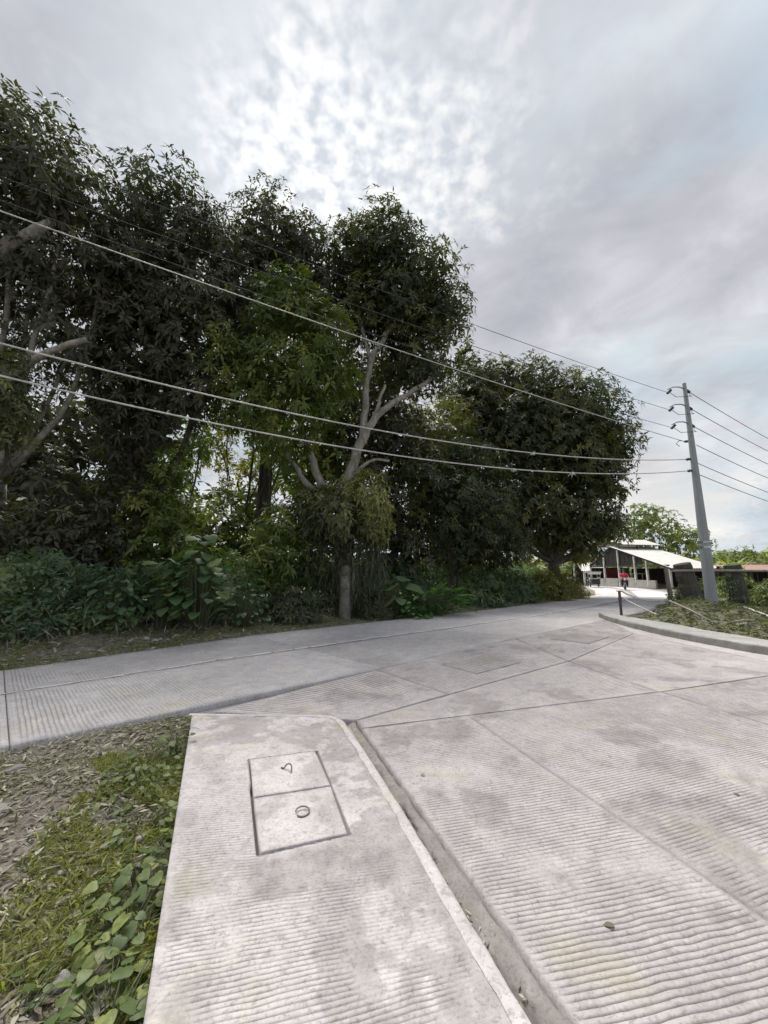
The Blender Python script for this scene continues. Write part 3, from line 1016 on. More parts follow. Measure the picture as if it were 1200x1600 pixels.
def foliage(name, parts, mat, parent):
    Vs, Fs, Ts, b = [], [], [], 0
    for V, F, T in parts:
        Vs.append(V); Fs.append(F + b); Ts.append(T)
        b += len(V)
    V, F, T = np.concatenate(Vs), np.concatenate(Fs), np.concatenate(Ts)
    if parent is not None and parent.type == 'EMPTY':
        V = V - np.array(parent.location)[None]
    return link(name, np_mesh(name, V, F, False, {'tint': T}), mat, parent)


def limb(mb, pts, r0, r1, n=9, wob=0.04):
    """smooth tapered limb through the points"""
    P = [Vector(p) for p in pts]
    out = []
    for i in range(len(P) - 1):
        p0, p1, p2, p3 = P[max(i - 1, 0)], P[i], P[i + 1], P[min(i + 2, len(P) - 1)]
        for j in range(5):
            t = j / 5
            out.append(0.5 * ((2 * p1) + (p2 - p0) * t + (2 * p0 - 5 * p1 + 4 * p2 - p3) * t * t + (3 * p1 - p0 - 3 * p2 + p3) * t ** 3))
    out.append(P[-1])
    out = [q + Vector((random.uniform(-wob, wob), random.uniform(-wob, wob), 0)) for q in out]
    m = len(out)
    mb.tube(out, [(r0 + (r1 - r0) * (i / (m - 1)) ** 0.8) * random.uniform(0.94, 1.06) for i in range(m)], n)


def tree(name, base, label, lobes, limbs, mat, bark, group='mango trees along the far verge', dens=7.0, nl=8, ln=0.27, wd=0.082, core=34.0, tint=(0.1, 0.75), trunk_r=0.28, seed=0, cat='tree', auto=True, inner=0.25, droop=0.8):
    bx, by = base
    bz = gz(bx, by) - 0.05
    e = empty(name, (bx, by, bz))
    tag(e, label, cat, group)
    mb = MB()
    o = Vector((bx, by, bz))
    top = Vector((np.mean([l[0] for l in lobes]), np.mean([l[1] for l in lobes]), min(l[2] for l in lobes)))
    for L in limbs:
        pts, r0, r1 = L
        limb(mb, [Vector(p) - o for p in pts], r0, r1)
    if auto:
        # limbs from the trunk head into each lobe
        hd = Vector((bx + (top.x - bx) * 0.4, by + (top.y - by) * 0.4, max(2.2, top.z * 0.55)))
        limb(mb, [Vector((0, 0, 0)), (hd - o) * 0.5 + Vector((0.1, 0, 0)), hd - o], trunk_r, trunk_r * 0.75, 11)
        for l in lobes:
            c = Vector(l[:3])
            mid = hd.lerp(c, 0.55) + Vector((random.uniform(-.4, .4), random.uniform(-.4, .4), -0.15 * (c - hd).length))
            limb(mb, [hd - o, mid - o, c - o], trunk_r * 0.45, 0.035, 7)
    if mb.v:
        mb.build('trunk', bark, e, True)
    P, A = lobes_points(lobes, dens * DENS, seed=seed, inner=inner)
    foliage('crown', [whorls(P, A, nl, ln, wd, droop, clump_tint(P, seed, *tint)), core_leaves(lobes, core, ln * 1.35, wd * 1.6, seed=seed)], mat, e)
    return e


DENS = 1.58
# --- the mango trees behind the far verge
tree('mango_tree', (-11.6, 11.6), 'tallest dark mango tree, cut off by the left edge',
     [(-10.6, 9.6, 13.3, 1.75), (-9.4, 10.0, 12.7, 1.5), (-12.2, 9.6, 11.9, 2.1), (-10.7, 10.5, 10.7, 1.8), (-9.0, 11.0, 11.4, 1.4), (-9.7, 11.2, 9.0, 1.7), (-12.0, 10.2, 7.6, 1.6), (-11.9, 10.0, 14.0, 1.8), (-13.6, 10.5, 12.5, 2.2), (-13.5, 10.5, 9.5, 2.0)],
     [([(-11.6, 11.6, 0.2), (-11.9, 11.0, 4.5), (-11.7, 10.2, 8.5), (-10.73, 9.5, 10.34), (-10.0, 9.4, 10.85), (-9.45, 9.5, 11.4)], 0.34, 0.11),
      ([(-11.8, 10.8, 5.2), (-10.4, 9.9, 6.6), (-9.2, 9.5, 7.3), (-8.1, 9.6, 7.85)], 0.16, 0.07)],
     M['mango_dark'], M['bark'], dens=5.6, core=22, seed=1, tint=(0.05, 0.65), droop=0.9)
tree('mango_tree', (-8.6, 13.2), 'dark mango tree with a rounded top, second from the left edge',
     [(-8.1, 12.2, 14.5, 1.7), (-8.8, 12.2, 12.7, 1.7), (-6.9, 12.6, 13.5, 1.5), (-7.8, 12.5, 11.6, 1.8), (-8.1, 12.4, 9.6, 1.9), (-8.9, 12.8, 8.0, 1.8), (-7.0, 13.2, 10.2, 1.5), (-6.8, 13.0, 8.0, 1.4), (-6.3, 13.4, 12.0, 1.4), (-8.6, 12.6, 6.2, 1.5), (-9.8, 12.0, 10.6, 1.4)],
     [], M['mango_dark'], M['barkdark'], dens=6.2, seed=2, tint=(0.05, 0.7), droop=0.9)
tree('mango_tree', (-5.4, 16.2), 'greyish mango crown peeping between two taller crowns',
     [(-5.1, 15.2, 16.4, 1.9), (-6.4, 15.2, 15.3, 1.7), (-3.7, 15.2, 15.7, 1.5), (-5.6, 15.2, 13.6, 1.9), (-4.0, 15.6, 13.4, 1.7), (-2.6, 15.6, 14.2, 1.5), (-6.6, 15.4, 11.8, 1.6), (-2.4, 16.0, 11.8, 1.7)],
     [], M['mango_dark'], M['barkdark'], dens=5.5, seed=3, tint=(0.1, 0.8))
front = tree('mango_tree', (-1.45, 14.6), 'mango tree with pale forked limbs and a tall domed crown',
     [(0.0, 14.7, 15.2, 1.95), (1.3, 14.7, 14.0, 1.9), (2.3, 14.7, 12.4, 1.45), (0.3, 14.9, 12.6, 1.9), (-1.2, 14.8, 15.2, 1.5), (1.3, 14.8, 10.9, 1.55), (2.75, 14.8, 10.6, 1.1), (1.6, 14.4, 9.4, 0.9), (0.6, 15.6, 10.4, 1.3), (-1.0, 15.4, 13.3, 1.5)],
     [([(-1.45, 14.6, 0.0), (-1.5, 14.5, 2.2), (-1.55, 14.3, 4.0)], 0.40, 0.34),
      ([(-1.5, 14.3, 3.8), (-1.32, 14.1, 5.1), (-0.73, 14, 6.73), (0.0, 14, 7.75), (1.49, 14, 8.75), (2.3, 14.3, 9.6)], 0.26, 0.05),
      ([(-0.80, 14.05, 6.4), (-0.72, 14.1, 8.28), (-0.5, 14.2, 9.88), (0.13, 14.4, 11.3), (0.4, 14.6, 13.4)], 0.17, 0.07),
      ([(-0.55, 14.0, 7.0), (-0.2, 14.0, 8.0), (0.05, 14.1, 8.8)], 0.10, 0.05),
      ([(-1.6, 14.3, 3.8), (-2.3, 14.1, 4.7), (-2.96, 14, 6.47), (-3.3, 13.8, 7.9), (-3.5, 13.4, 9.8)], 0.20, 0.08),
      ([(-1.8, 14.3, 4.0), (-2.75, 14, 4.7), (-3.34, 13.9, 5.5), (-4.2, 13.6, 6.8)], 0.15, 0.07),
      ([(-1.3, 14.1, 5.0), (-0.9, 13.8, 5.35), (-0.36, 13.7, 5.67), (0.2, 13.7, 5.62)], 0.09, 0.04),
      ([(-0.5, 14.2, 9.8), (-1.0, 14.6, 12.0), (-1.2, 14.8, 14.6)], 0.09, 0.05),
      ([(0.0, 14.2, 11.0), (1.0, 14.5, 12.4), (1.4, 14.7, 14.0)], 0.09, 0.05)],
     M['mango'], M['bark'], dens=6.6, seed=4, auto=False, tint=(0.05, 0.8))
# greener lower crown of the same tree
P, A = lobes_points([(-3.8, 13.1, 11.0, 1.6), (-2.4, 13.1, 10.3, 1.4), (-5.1, 13.1, 9.2, 1.45), (-3.5, 13.0, 8.7, 1.5), (-4.6, 13.0, 7.4, 1.25), (-2.3, 13.1, 8.6, 1.25), (-3.7, 13.2, 6.2, 0.95), (-5.2, 13.2, 7.8, 1.0), (-2.6, 13.0, 7.2, 0.8)], 12, seed=9)
foliage('lower_crown', [whorls(P, A, 8, 0.26, 0.078, 0.85, clump_tint(P, 9, 0.05, 0.95)), core_leaves([(-3.8, 13.1, 11.0, 1.6), (-2.4, 13.1, 10.3, 1.4), (-5.1, 13.1, 9.2, 1.45), (-3.5, 13.0, 8.7, 1.5), (-4.6, 13.0, 7.4, 1.25), (-2.3, 13.1, 8.6, 1.25)], 32, 0.36, 0.13, seed=9)], M['mango_green'], front)
# vine curtain hanging over the bole
vl = [(-2.4, 13.8, 3.9, 0.85), (-0.75, 13.7, 4.2, 0.95), (-1.6, 13.5, 3.5, 1.0), (-0.45, 13.7, 3.3, 0.7), (-2.5, 13.7, 3.2, 0.6), (-1.4, 13.7, 2.8, 0.6)]
P, A = lobes_points(vl, 34, seed=12)
hang = rng.random(len(P))
A[:, 2] -= 0.25
foliage('hanging_vine', [whorls(P, A, 7, 0.21, 0.070, 1.0, np.clip(0.44 + 0.24 * (P[:, 0] + 1.6) + 0.22 * (P[:, 2] - 3.2) + rng.normal(0, 0.12, len(P)), 0, 1), 0.3)], M['vine'], front)
# hanging dry strands and aerial roots below it
mb = MB()
for i in range(70):
    x, y = random.uniform(-2.7, 0.1), random.uniform(13.3, 14.3)
    z0, z1 = random.uniform(1.9, 2.9), random.uniform(0.15, 1.9)
    dx = random.uniform(-0.25, 0.25)
    o = Vector(front.location)
    mb.tube([Vector((x, y, z0)) - o, Vector((x + dx * 0.5 + random.uniform(-.05, .05), y, (z0 + z1) / 2)) - o, Vector((x + dx, y, z1)) - o], random.uniform(0.006, 0.016), 4, False)
mb.build('hanging_strands', M['barkdark'], front)
k = 1700
p = np.stack([rng.uniform(-2.7, 0.1, k), rng.uniform(13.2, 14.2, k), rng.uniform(0.3, 2.9, k)], 1)
d = np.stack([rng.normal(0, .5, k), rng.normal(-0.3, .4, k), rng.normal(-0.9, .3, k)], 1)
foliage('dry_vine_leaves', [leaf_arrays(p, d, rand_dirs(k), rng.uniform(.12, .3, k), rng.uniform(.02, .05, k), np.ones(k), rng.uniform(0, .3, k))], M['vine'], front)

tree('mango_tree', (11.0, 25.4), 'broad dark mango tree overhanging the bend of the road',
     [(10.1, 25.0, 13.4, 2.9), (13.1, 25.0, 12.2, 3.0), (15.1, 25.0, 10.2, 2.0), (11.2, 24.2, 9.6, 3.3), (8.4, 24.2, 10.4, 3.0), (14.2, 25.0, 7.7, 2.3), (10.8, 24.6, 6.0, 2.8), (14.0, 25.2, 4.9, 1.5), (8.0, 25.0, 14.3, 2.0), (7.8, 23.4, 5.4, 2.4), (12.3, 25.2, 4.2, 1.6), (14.0, 25.5, 10.0, 2.6), (6.6, 24.5, 12.0, 2.2), (6.4, 25.0, 14.4, 1.9), (5.2, 24.6, 13.0, 1.8), (15.4, 26.0, 4.6, 1.3), (13.6, 26.0, 3.2, 1.2)],
     [], M['mango'], M['barkdark'], dens=4.2, core=16, seed=5, ln=0.34, wd=0.11, trunk_r=0.45, tint=(0.1, 0.9))
tree('mango_sapling', (3.2, 18.6), 'low bluish-green mango tree between the forked tree and the bend',
     [(2.75, 18.0, 5.0, 2.0), (4.8, 19.0, 4.6, 2.0), (1.5, 18.0, 6.2, 1.6), (3.7, 18.4, 2.9, 1.6), (1.2, 18.0, 3.7, 1.4), (3.3, 19.0, 7.8, 1.8), (6.2, 20.4, 3.4, 1.6), (4.8, 19.6, 7.0, 1.6)],
     [], M['mango'], M['barkdark'], dens=6.0, seed=6, ln=0.26, wd=0.07, trunk_r=0.2, tint=(0.0, 0.7))
tree('leafy_tree', (1.8, 22.5), 'yellow-green leaves in the gap right of the forked mango',
     [(1.2, 21.0, 9.6, 1.8), (2.6, 21.0, 8.2, 1.7), (3.6, 21.5, 10.4, 1.6), (0.2, 21.0, 7.4, 1.5)],
     [], M['yellow'], M['barkdark'], dens=4.0, core=14, seed=7, ln=0.24, wd=0.10, tint=(0.0, 0.8), trunk_r=0.16, group='smaller trees behind the mangoes')
tree('feathery_tree', (-10.2, 8.6), 'small brownish-green tree at the left edge below the dark crown',
     [(-8.55, 8.1, 5.8, 0.75), (-8.6, 8.1, 4.9, 0.7), (-9.4, 8.2, 5.4, 0.9), (-8.2, 8.0, 5.2, 0.45)],
     [], M['vine'], M['barkdark'], dens=16, nl=9, core=60, seed=8, ln=0.15, wd=0.055, tint=(0.1, 0.85), trunk_r=0.08, group='smaller trees behind the mangoes')

# --- dark second rank of trees behind, with thin trunks
BACK = [((-13.5, 17.0), [(-13.0, 15.4, 4.6, 2.4), (-15.4, 16, 6.4, 2.6), (-12.2, 15.0, 2.6, 1.9), (-14.8, 15.6, 3.0, 2.3), (-12.6, 15.6, 7.2, 2.2)], 'dark tree behind the tallest mango at the left edge', 'mango_dark'),
        ((-9.6, 16.5), [(-9.9, 15.6, 5.4, 1.9), (-10.8, 15.6, 3.6, 2.0), (-8.6, 15.6, 3.0, 1.8), (-9.6, 16.0, 7.8, 2.0)], 'bushy yellow-green tree low behind the rounded dark mango', 'mango_green'),
        ((-6.6, 17.5), [(-7.2, 16.6, 2.9, 1.8), (-5.4, 16.8, 2.6, 1.8), (-3.6, 16.8, 3.2, 1.9), (-7.4, 16.8, 4.9, 0.9), (-6.0, 16.9, 4.6, 0.9), (-3.2, 17.0, 6.2, 2.0), (-2.8, 17.0, 9.4, 2.0)], 'low leafy tree behind the bright gap', 'mango_green'),
        ((-0.6, 19.5), [(-0.8, 18.4, 4.6, 2.2), (-1.4, 18.4, 7.8, 2.2), (0.4, 18.4, 2.6, 1.9), (-0.6, 18.8, 11.0, 2.2), (0.6, 18.8, 8.6, 1.9)], 'dark tree right behind the vine-draped trunk', 'mango_dark'),
        ((6.4, 25.5), [(5.6, 24.4, 7.2, 2.6), (5.0, 24.0, 10.6, 2.4), (6.2, 23.6, 3.8, 2.4), (4.0, 23.0, 3.2, 2.2), (3.4, 23.4, 6.4, 2.4), (3.6, 23.6, 9.8, 2.0)], 'dark tree between the forked mango and the broad one', 'mango_dark')]
FRONTB = [((-6.2, 19.0), [(-6.6, 18.4, 7.2, 1.0), (-5.6, 18.4, 6.2, 0.9), (-7.2, 18.4, 6.0, 0.8), (-8.0, 18.4, 7.4, 1.0), (-7.9, 18.4, 8.7, 0.9)], 'thin yellow-green sapling standing in the bright gap', 'yellow'),
          ((-9.6, 11.9), [(-9.8, 11.4, 2.6, 1.3), (-8.6, 11.8, 2.2, 1.2), (-10.4, 11.2, 4.2, 1.2), (-9.0, 11.8, 4.0, 1.1)], 'dark bushy sapling in front of the rounded mango', 'mango_dark'),
          ((-7.0, 13.0), [(-7.2, 12.6, 2.2, 1.2), (-6.2, 13.0, 1.9, 1.1), (-7.6, 12.8, 3.7, 1.1), (-6.6, 13.2, 3.2, 0.9), (-7.4, 13.0, 5.2, 0.9), (-6.6, 13.4, 6.1, 0.6)], 'yellow-green sapling just left of the bright gap', 'mango_green'),
          ((-12.0, 9.9), [(-11.4, 9.6, 2.4, 1.2), (-10.4, 9.9, 2.1, 1.1), (-11.6, 9.4, 3.9, 1.0)], 'dark sapling under the small brownish-green tree', 'mango_dark'),
          ((-3.9, 13.6), [(-4.2, 13.4, 1.9, 1.0), (-3.2, 13.6, 1.9, 1.0), (-3.8, 13.6, 3.0, 0.9)], 'olive sapling between the broad-leaved shrub and the vine-draped trunk', 'mango_green')]
for i, (b, lb, label, mt) in enumerate(FRONTB):
    tree('sapling', b, label, lb, [], M[mt], M['barkdark'], dens=6.0 if i else 4.5, core=24 if i else 4.0, nl=7, ln=0.24, wd=0.085, seed=70 + i, trunk_r=0.06, group='saplings under the mangoes', tint=(0.0, 0.8))
for i, (b, lb, label, mt) in enumerate(BACK):
    tree('understorey_tree', b, label, lb, [], M[mt], M['barkdark'], dens=3.2, core=15, nl=7, ln=0.34, wd=0.12, seed=20 + i, trunk_r=0.14, group='smaller trees behind the mangoes', tint=(0.0, 0.8))


def thin_trunk(x, y, h, lean, r, label):
    z = gz(x, y)
    e = empty('slender_tree', (x, y, z - 0.05))
    tag(e, label, 'tree', 'slender trunks in the bright gap')
    mb = MB()
    limb(mb, [(0, 0, 0), (lean * 0.4, 0, h * 0.5), (lean, 0, h)], r, r * 0.5, 7)
    limb(mb, [(lean * 0.55, 0, h * 0.6), (lean * 0.4 + 0.5, 0.1, h * 0.8), (lean + 0.9, 0.2, h * 0.98)], r * 0.5, r * 0.2, 6)
    mb.build('trunk', M['barkdark'], e, True)
    P, A = lobes_points([(lean, 0, h, 0.9), (lean + 0.6, 0.1, h - 0.6, 0.6)], 5.0, seed=int(x * 10))
    V = whorls(P, A, 7, 0.22, 0.07, 0.8, rng.random(len(P)))
    link('crown', np_mesh('crown', V[0], V[1], False, {'tint': V[2]}), M['mango_green'], e)


thin_trunk(-5.9, 16.0, 6.6, 0.25, 0.07, 'slender trunk at the left side of the bright gap')
thin_trunk(-5.2, 15.6, 7.2, 0.10, 0.09, 'slender upright trunk in the middle of the bright gap')
thin_trunk(-4.75, 15.4, 7.4, 0.15, 0.10, 'slender trunk at the right side of the bright gap')

# --- undergrowth along the verge
def band_points(n, s0, s1, d0, d1, power=1.0):
    s = rng.uniform(s0, s1, n)
    f = np.interp(s, S_, F_) + d0 + (d1 - d0) * rng.random(n) ** power
    q = 1 / math.sqrt(2)
    return (s - f) * q, (s + f) * q, s, f - np.interp(s, S_, F_)


def undergrowth():
    n = 11000
    x, y, s, dd = band_points(n, -5, 28, 1.75, 5.0, 0.85)
    hgt = (0.35 + 1.2 * sstep(1.7, 2.8, dd)) * (0.5 + 0.9 * NZ.fbm(x * 0.8, y * 0.8 + 7, 3))
    z = ground_h(x, y) + rng.random(n) ** 0.7 * hgt
    P = np.stack([x, y, z], 1)
    A = np.stack([rng.normal(0.3, 0.5, n), rng.normal(-0.5, 0.5, n), rng.uniform(0.2, 1.0, n)], 1)
    o = foliage('undergrowth', [whorls(P, A, 6, 0.17, 0.075, 0.7, clump_tint(P, 4, 0.0, 0.85, 1.0))], M['shrub'], None)
    tag(o, 'dense dark green undergrowth below the trees along the far verge', 'undergrowth', kind='stuff')
    # dry grey stems and creepers within
    n = 3000
    x, y, s, dd = band_points(n, -5, 28, 1.0, 2.3, 1.2)
    z = ground_h(x, y) + rng.random(n) * 0.7 * sstep(1.0, 1.8, dd)
    d = np.stack([rng.normal(0, 0.6, n), rng.normal(-0.2, 0.5, n), rng.normal(0.1, 0.7, n)], 1)
    o = foliage('dry_weeds', [leaf_arrays(np.stack([x, y, z], 1), d, rand_dirs(n), rng.uniform(.1, .4, n), rng.uniform(.015, .05, n), np.ones(n) * 0.6, rng.uniform(0, .6, n))], M['dry'], None)
    tag(o, 'dry stems and dead leaves tangled in the verge undergrowth', 'dry weeds', kind='stuff')


undergrowth()


def verge_grass():
    n = 30000
    x, y, s, dd = band_points(n, -5, 30, 0.02, 2.2)
    keep = NZ.fbm(x * 1.3, y * 1.3, 3) + 0.2 * rng.random(n) > 0.42
    x, y = x[keep], y[keep]
    n = len(x)
    z = ground_h(x, y) - 0.01
    d = np.stack([rng.normal(0, .6, n), rng.normal(0, .6, n), rng.uniform(.4, 1.2, n)], 1)
    o = foliage('verge_grass', [leaf_arrays(np.stack([x, y, z], 1), d, rand_dirs(n), rng.uniform(.05, .17, n), rng.uniform(.008, .022, n), np.ones(n) * 0.8, np.clip(rng.normal(.4, .3, n), 0, 1))], M['grass'], None)
    tag(o, 'short yellowish grass on the far roadside strip', 'grass', kind='stuff')
    n = 3600
    x, y, s, dd = band_points(n, -5, 30, 0.0, 1.9)
    z = ground_h(x, y) + 0.012
    d = np.stack([rng.normal(0, 1, n), rng.normal(0, 1, n), rng.normal(0, .2, n)], 1)
    o = foliage('leaf_litter', [leaf_arrays(np.stack([x, y, z], 1), d, np.tile([[0, 0, 1.0]], (n, 1)) + rng.normal(0, .2, (n, 3)), rng.uniform(.06, .2, n), rng.uniform(.025, .06, n), np.zeros(n), rng.uniform(0.1, 1, n))], M['dry'], None)
    tag(o, 'fallen pale leaves scattered along the far roadside strip', 'leaf litter', kind='stuff')


verge_grass()


# --- shrubs one can pick out
def fan_leaf_mesh(name, kind):
    """a broad leaf with a stalk notch: heart or ovate outline, cupped, lying along +Y from the origin"""
    out = {'heart': [(0, 0), (0.22, -0.10), (0.42, 0.02), (0.50, 0.25), (0.42, 0.52), (0.22, 0.80), (0, 1.0)],
           'ovate': [(0, 0), (0.16, 0.06), (0.31, 0.25), (0.36, 0.45), (0.27, 0.72), (0.12, 0.92), (0, 1.05)],
           'lobed': [(0, 0), (0.20, -0.12), (0.46, -0.02), (0.38, 0.20), (0.60, 0.38), (0.34, 0.50), (0.28, 0.74), (0, 1.0)],
           'blade': [(0, 0), (0.05, 0.1), (0.10, 0.3), (0.11, 0.5), (0.08, 0.75), (0.035, 0.92), (0, 1.0)]}[kind]
    V, F = [], []
    m = len(out)
    for i, (x, y) in enumerate(out):
        zc = -0.16 * y * y
        V.append((0, max(y, 0.0), zc))
        V.append((x * 0.55, y, zc + 0.045 * x * 2))
        V.append((x, y, zc + 0.02 * math.sin(i * 2.1) + 0.05 * x))
        V.append((-x * 0.55, y, zc + 0.045 * x * 2))
        V.append((-x, y, zc + 0.02 * math.cos(i * 1.7) + 0.05 * x))
    for i in range(m - 1):
        a, b = i * 5, (i + 1) * 5
        F += [(a, a + 1, b + 1, b), (a + 1, a + 2, b + 2, b + 1), (a, b, b + 3, a + 3), (a + 3, b + 3, b + 4, a + 4)]
    me = bpy.data.meshes.new(name)
    me.from_pydata(V, [], F)
    for p in me.polygons: p.use_smooth = True
    me.update()
    return me


def leaf_variants(kind, mat, tints):
    out = []
    for t in tints:
        me = fan_leaf_mesh('leaf', kind)
        at = me.attributes.new('tint', 'FLOAT', 'POINT')
        at.data.foreach_set('value', np.full(len(me.vertices), t, np.float32))
        me.materials.append(mat)
        out.append(me)
    return out


def leaf_plant(name, loc, label, leaves, cat, group=None, metas=None, stemmat=None):
    """leaves: list of (pos, direction, size, roll); each leaf its own part with shared mesh"""
    e = empty(name, loc)
    tag(e, label, cat, group)
    mb = MB()
    for (p, d, s, roll) in leaves:
        d = Vector(d).normalized()
        me = random.choice(metas)
        o = link('leaf', me, None, e)
        y = d
        x = y.cross(Vector((0, 0, 1)))
        x = x.normalized() if x.length > 1e-3 else Vector((1, 0, 0))
        z = x.cross(y)
        m = Matrix((x, y, z)).transposed().to_4x4()
        m = Matrix.Translation(p) @ m @ Matrix.Rotation(roll, 4, 'Y') @ Matrix.Diagonal((s, s, s, 1))
        o.matrix_local = m
        r = random.uniform(0.1, 0.3)
        foot = Vector((p[0] * r, p[1] * r, 0.0))
        mb.tube([foot, Vector(p) * 0.6 + Vector((0, 0, 0.15 * p[2])), Vector(p)], [0.012 * s / 0.25 + 0.001, 0.006 * s / 0.25 + 0.001, 0.003 * s / 0.25 + 0.001], 5, False)
    mb.build('stems', stemmat or M['shrub_stem'], e)
    return e


M['shrub_stem'] = simple('green_stem', (0.085, 0.10, 0.045), 0.7)


def bush_leaves(n, rx, ry, h, size, face=(-0.2, -0.9, 0.0), low=0.15):
    L = []
    for i in range(n):
        a = random.uniform(0, 2 * math.pi)
        ee = math.asin(random.uniform(low, 1.0))
        rad = random.uniform(0.75, 1.05)
        p = Vector((math.cos(a) * math.cos(ee) * rx * rad, math.sin(a) * math.cos(ee) * ry * rad, h * math.sin(ee) * rad))
        d = Vector((math.cos(a) * 0.9 + face[0] * 0.6, math.sin(a) * 0.9 + face[1] * 0.6, random.uniform(-0.7, 0.05)))
        L.append((p, d, size * random.uniform(0.65, 1.25), random.uniform(-0.4, 0.4)))
    return L


broad = leaf_variants('heart', M['teal'], [0.1, 0.4, 0.6, 0.9])
ov = leaf_variants('ovate', M['teal'], [0.0, 0.3, 0.55])
brt = leaf_variants('blade', M['bright'], [0.1, 0.4, 0.8])
brh = leaf_variants('heart', M['bright'], [0.1, 0.4, 0.7])


def put(x, y): return (x, y, gz(x, y) - 0.03)


leaf_plant('broadleaf_shrub', put(-4.95, 10.5), 'tall shrub with broad rounded bluish leaves beside the bright gap', bush_leaves(120, 0.85, 0.7, 2.55, 0.34, low=0.25), 'shrub', None, broad)
leaf_plant('broadleaf_shrub', put(-5.75, 10.2), 'lower broad-leaved shrub with yellow-green leaves, left of the tall one', bush_leaves(70, 0.62, 0.55, 1.85, 0.30, low=0.25), 'shrub', None, broad)
leaf_plant('broadleaf_shrub', put(-6.7, 9.55), 'blue-green shrub with small oval leaves on the left verge', bush_leaves(130, 0.75, 0.6, 1.55, 0.22, low=0.1), 'shrub', None, ov)
leaf_plant('broadleaf_shrub', put(-8.0, 8.6), 'leafy green shrub at the left edge of the verge', bush_leaves(110, 0.85, 0.6, 1.05, 0.20, low=0.1), 'shrub', None, ov)
leaf_plant('broadleaf_shrub', put(-3.95, 11.1), 'pale green small-leaved shrub right of the tall broad-leaved one', bush_leaves(120, 0.75, 0.6, 1.55, 0.17, low=0.1), 'shrub', None, ov)
leaf_plant('elephant_ear', put(0.35, 14.1), 'large dark heart leaves beside the vine-draped trunk', bush_leaves(26, 0.75, 0.6, 1.55, 0.55, low=0.4), 'plant', None, broad)
strap = []
for i in range(120):
    a = random.uniform(0, 6.28)
    r = random.uniform(0.1, 0.95)
    strap.append((Vector((math.cos(a) * r * 1.25, math.sin(a) * r * 0.6, random.uniform(0.25, 1.25 - 0.4 * r))), (math.cos(a), math.sin(a) - 0.4, random.uniform(-0.3, 0.9)), random.uniform(0.5, 0.85), random.uniform(-.4, .4)))
leaf_plant('fern_clump', put(1.75, 14.55), 'bright green clump of long strap leaves on the far verge', strap, 'plant', None, brt)
leaf_plant('weed_clump', put(0.95, 13.75), 'low bright green heart-leaved weed in front of the strap-leaved clump', bush_leaves(60, 0.6, 0.4, 0.7, 0.17, low=0.1), 'plant', None, brh)


def small_bush(name, x, y, rx, ry, h, mat, label, seed, n=700, ln=0.16, wd=0.06, tint=(0.1, 0.9), stems=8):
    z = gz(x, y) - 0.03
    e = empty(name, (x, y, z))
    tag(e, label, 'shrub', 'shrubs by the road')
    d = rand_dirs(n)
    d[:, 2] = np.abs(d[:, 2])
    rad = rng.uniform(0.55, 1.08, n) * (1 + 0.2 * np.sin(d[:, 0] * 5 + seed) * np.cos(d[:, 1] * 6))
    P = d * rad[:, None] * np.array([[rx, ry, h]])
    A = d + np.array([[0, 0, 0.3]]) + rng.normal(0, 0.3, (n, 3))
    V = whorls(P, A, 6, ln, wd, 0.8, clump_tint(P, seed, *tint, 1.5))
    link('foliage', np_mesh('foliage', V[0], V[1], False, {'tint': V[2]}), mat, e)
    mb = MB()
    for i in range(stems):
        a = i * 6.28 / stems
        limb(mb, [(0, 0, 0), (math.cos(a) * rx * .3, math.sin(a) * ry * .3, h * .5), (math.cos(a) * rx * .8, math.sin(a) * ry * .8, h * .8)], 0.02, 0.006, 5, 0.02)
    mb.build('stems', M['barkdark'], e)
    return e


small_bush('yellow_shrub', 9.3, 22.4, 1.3, 1.0, 1.7, M['yellow'], 'yellow-green shrub at the tip of the verge by the bend', 31, 900, 0.22, 0.07)
small_bush('yellow_shrub', 11.3, 24.1, 1.1, 1.0, 1.5, M['yellow'], 'rounded yellowish shrub farthest along the verge, by the bend', 32, 700, 0.22, 0.07)
small_bush('grey_shrub', 6.9, 20.6, 1.3, 0.9, 1.6, M['shrub'], 'dull grey-green shrub left of the yellow-green one', 33, 800, 0.2, 0.06, (0.0, 0.6))
small_bush('grey_shrub', 4.4, 18.2, 1.3, 0.9, 1.5, M['shrub'], 'dull green shrub right of the strap-leaved clump', 34, 800, 0.2, 0.06, (0.0, 0.7))
small_bush('grey_shrub', -2.9, 12.1, 0.9, 0.6, 1.0, M['vine'], 'dusty grey-green bush left of the concrete post', 35, 600, 0.16, 0.045, (0.0, 0.5))
small_bush('grey_shrub', -0.3, 13.5, 0.7, 0.5, 1.0, M['vine'], 'dusty bush at the foot of the vine-draped trunk', 36, 500, 0.2, 0.035, (0.0, 0.5))

# --- weathered concrete marker post under the vine
def marker_post():
    x, y = -1.32, 13.25
    e = empty('concrete_post', (x, y, gz(x, y) - 0.05))
    tag(e, 'weathered grey concrete post with a broken top under the vines', 'post')
    mb = MB()
    mb.tube([(0, 0, 0), (0.01, 0, 0.55), (0.0, 0, 0.58), (0.0, 0, 1.25), (-0.01, 0, 1.50)], [0.20, 0.19, 0.175, 0.165, 0.16], 12)
    mb.build('shaft', M['oldpost'], e)
    mb = MB()
    mb.tube([(-0.01, 0, 1.503), (-0.01, 0, 1.56), (0.0, 0, 1.57), (0.01, 0.0, 1.72), (0.03, 0.01, 1.80)], [0.195, 0.19, 0.15, 0.13, 0.06], 10)
    mb.build('cap', M['oldpost'], e)


marker_post()


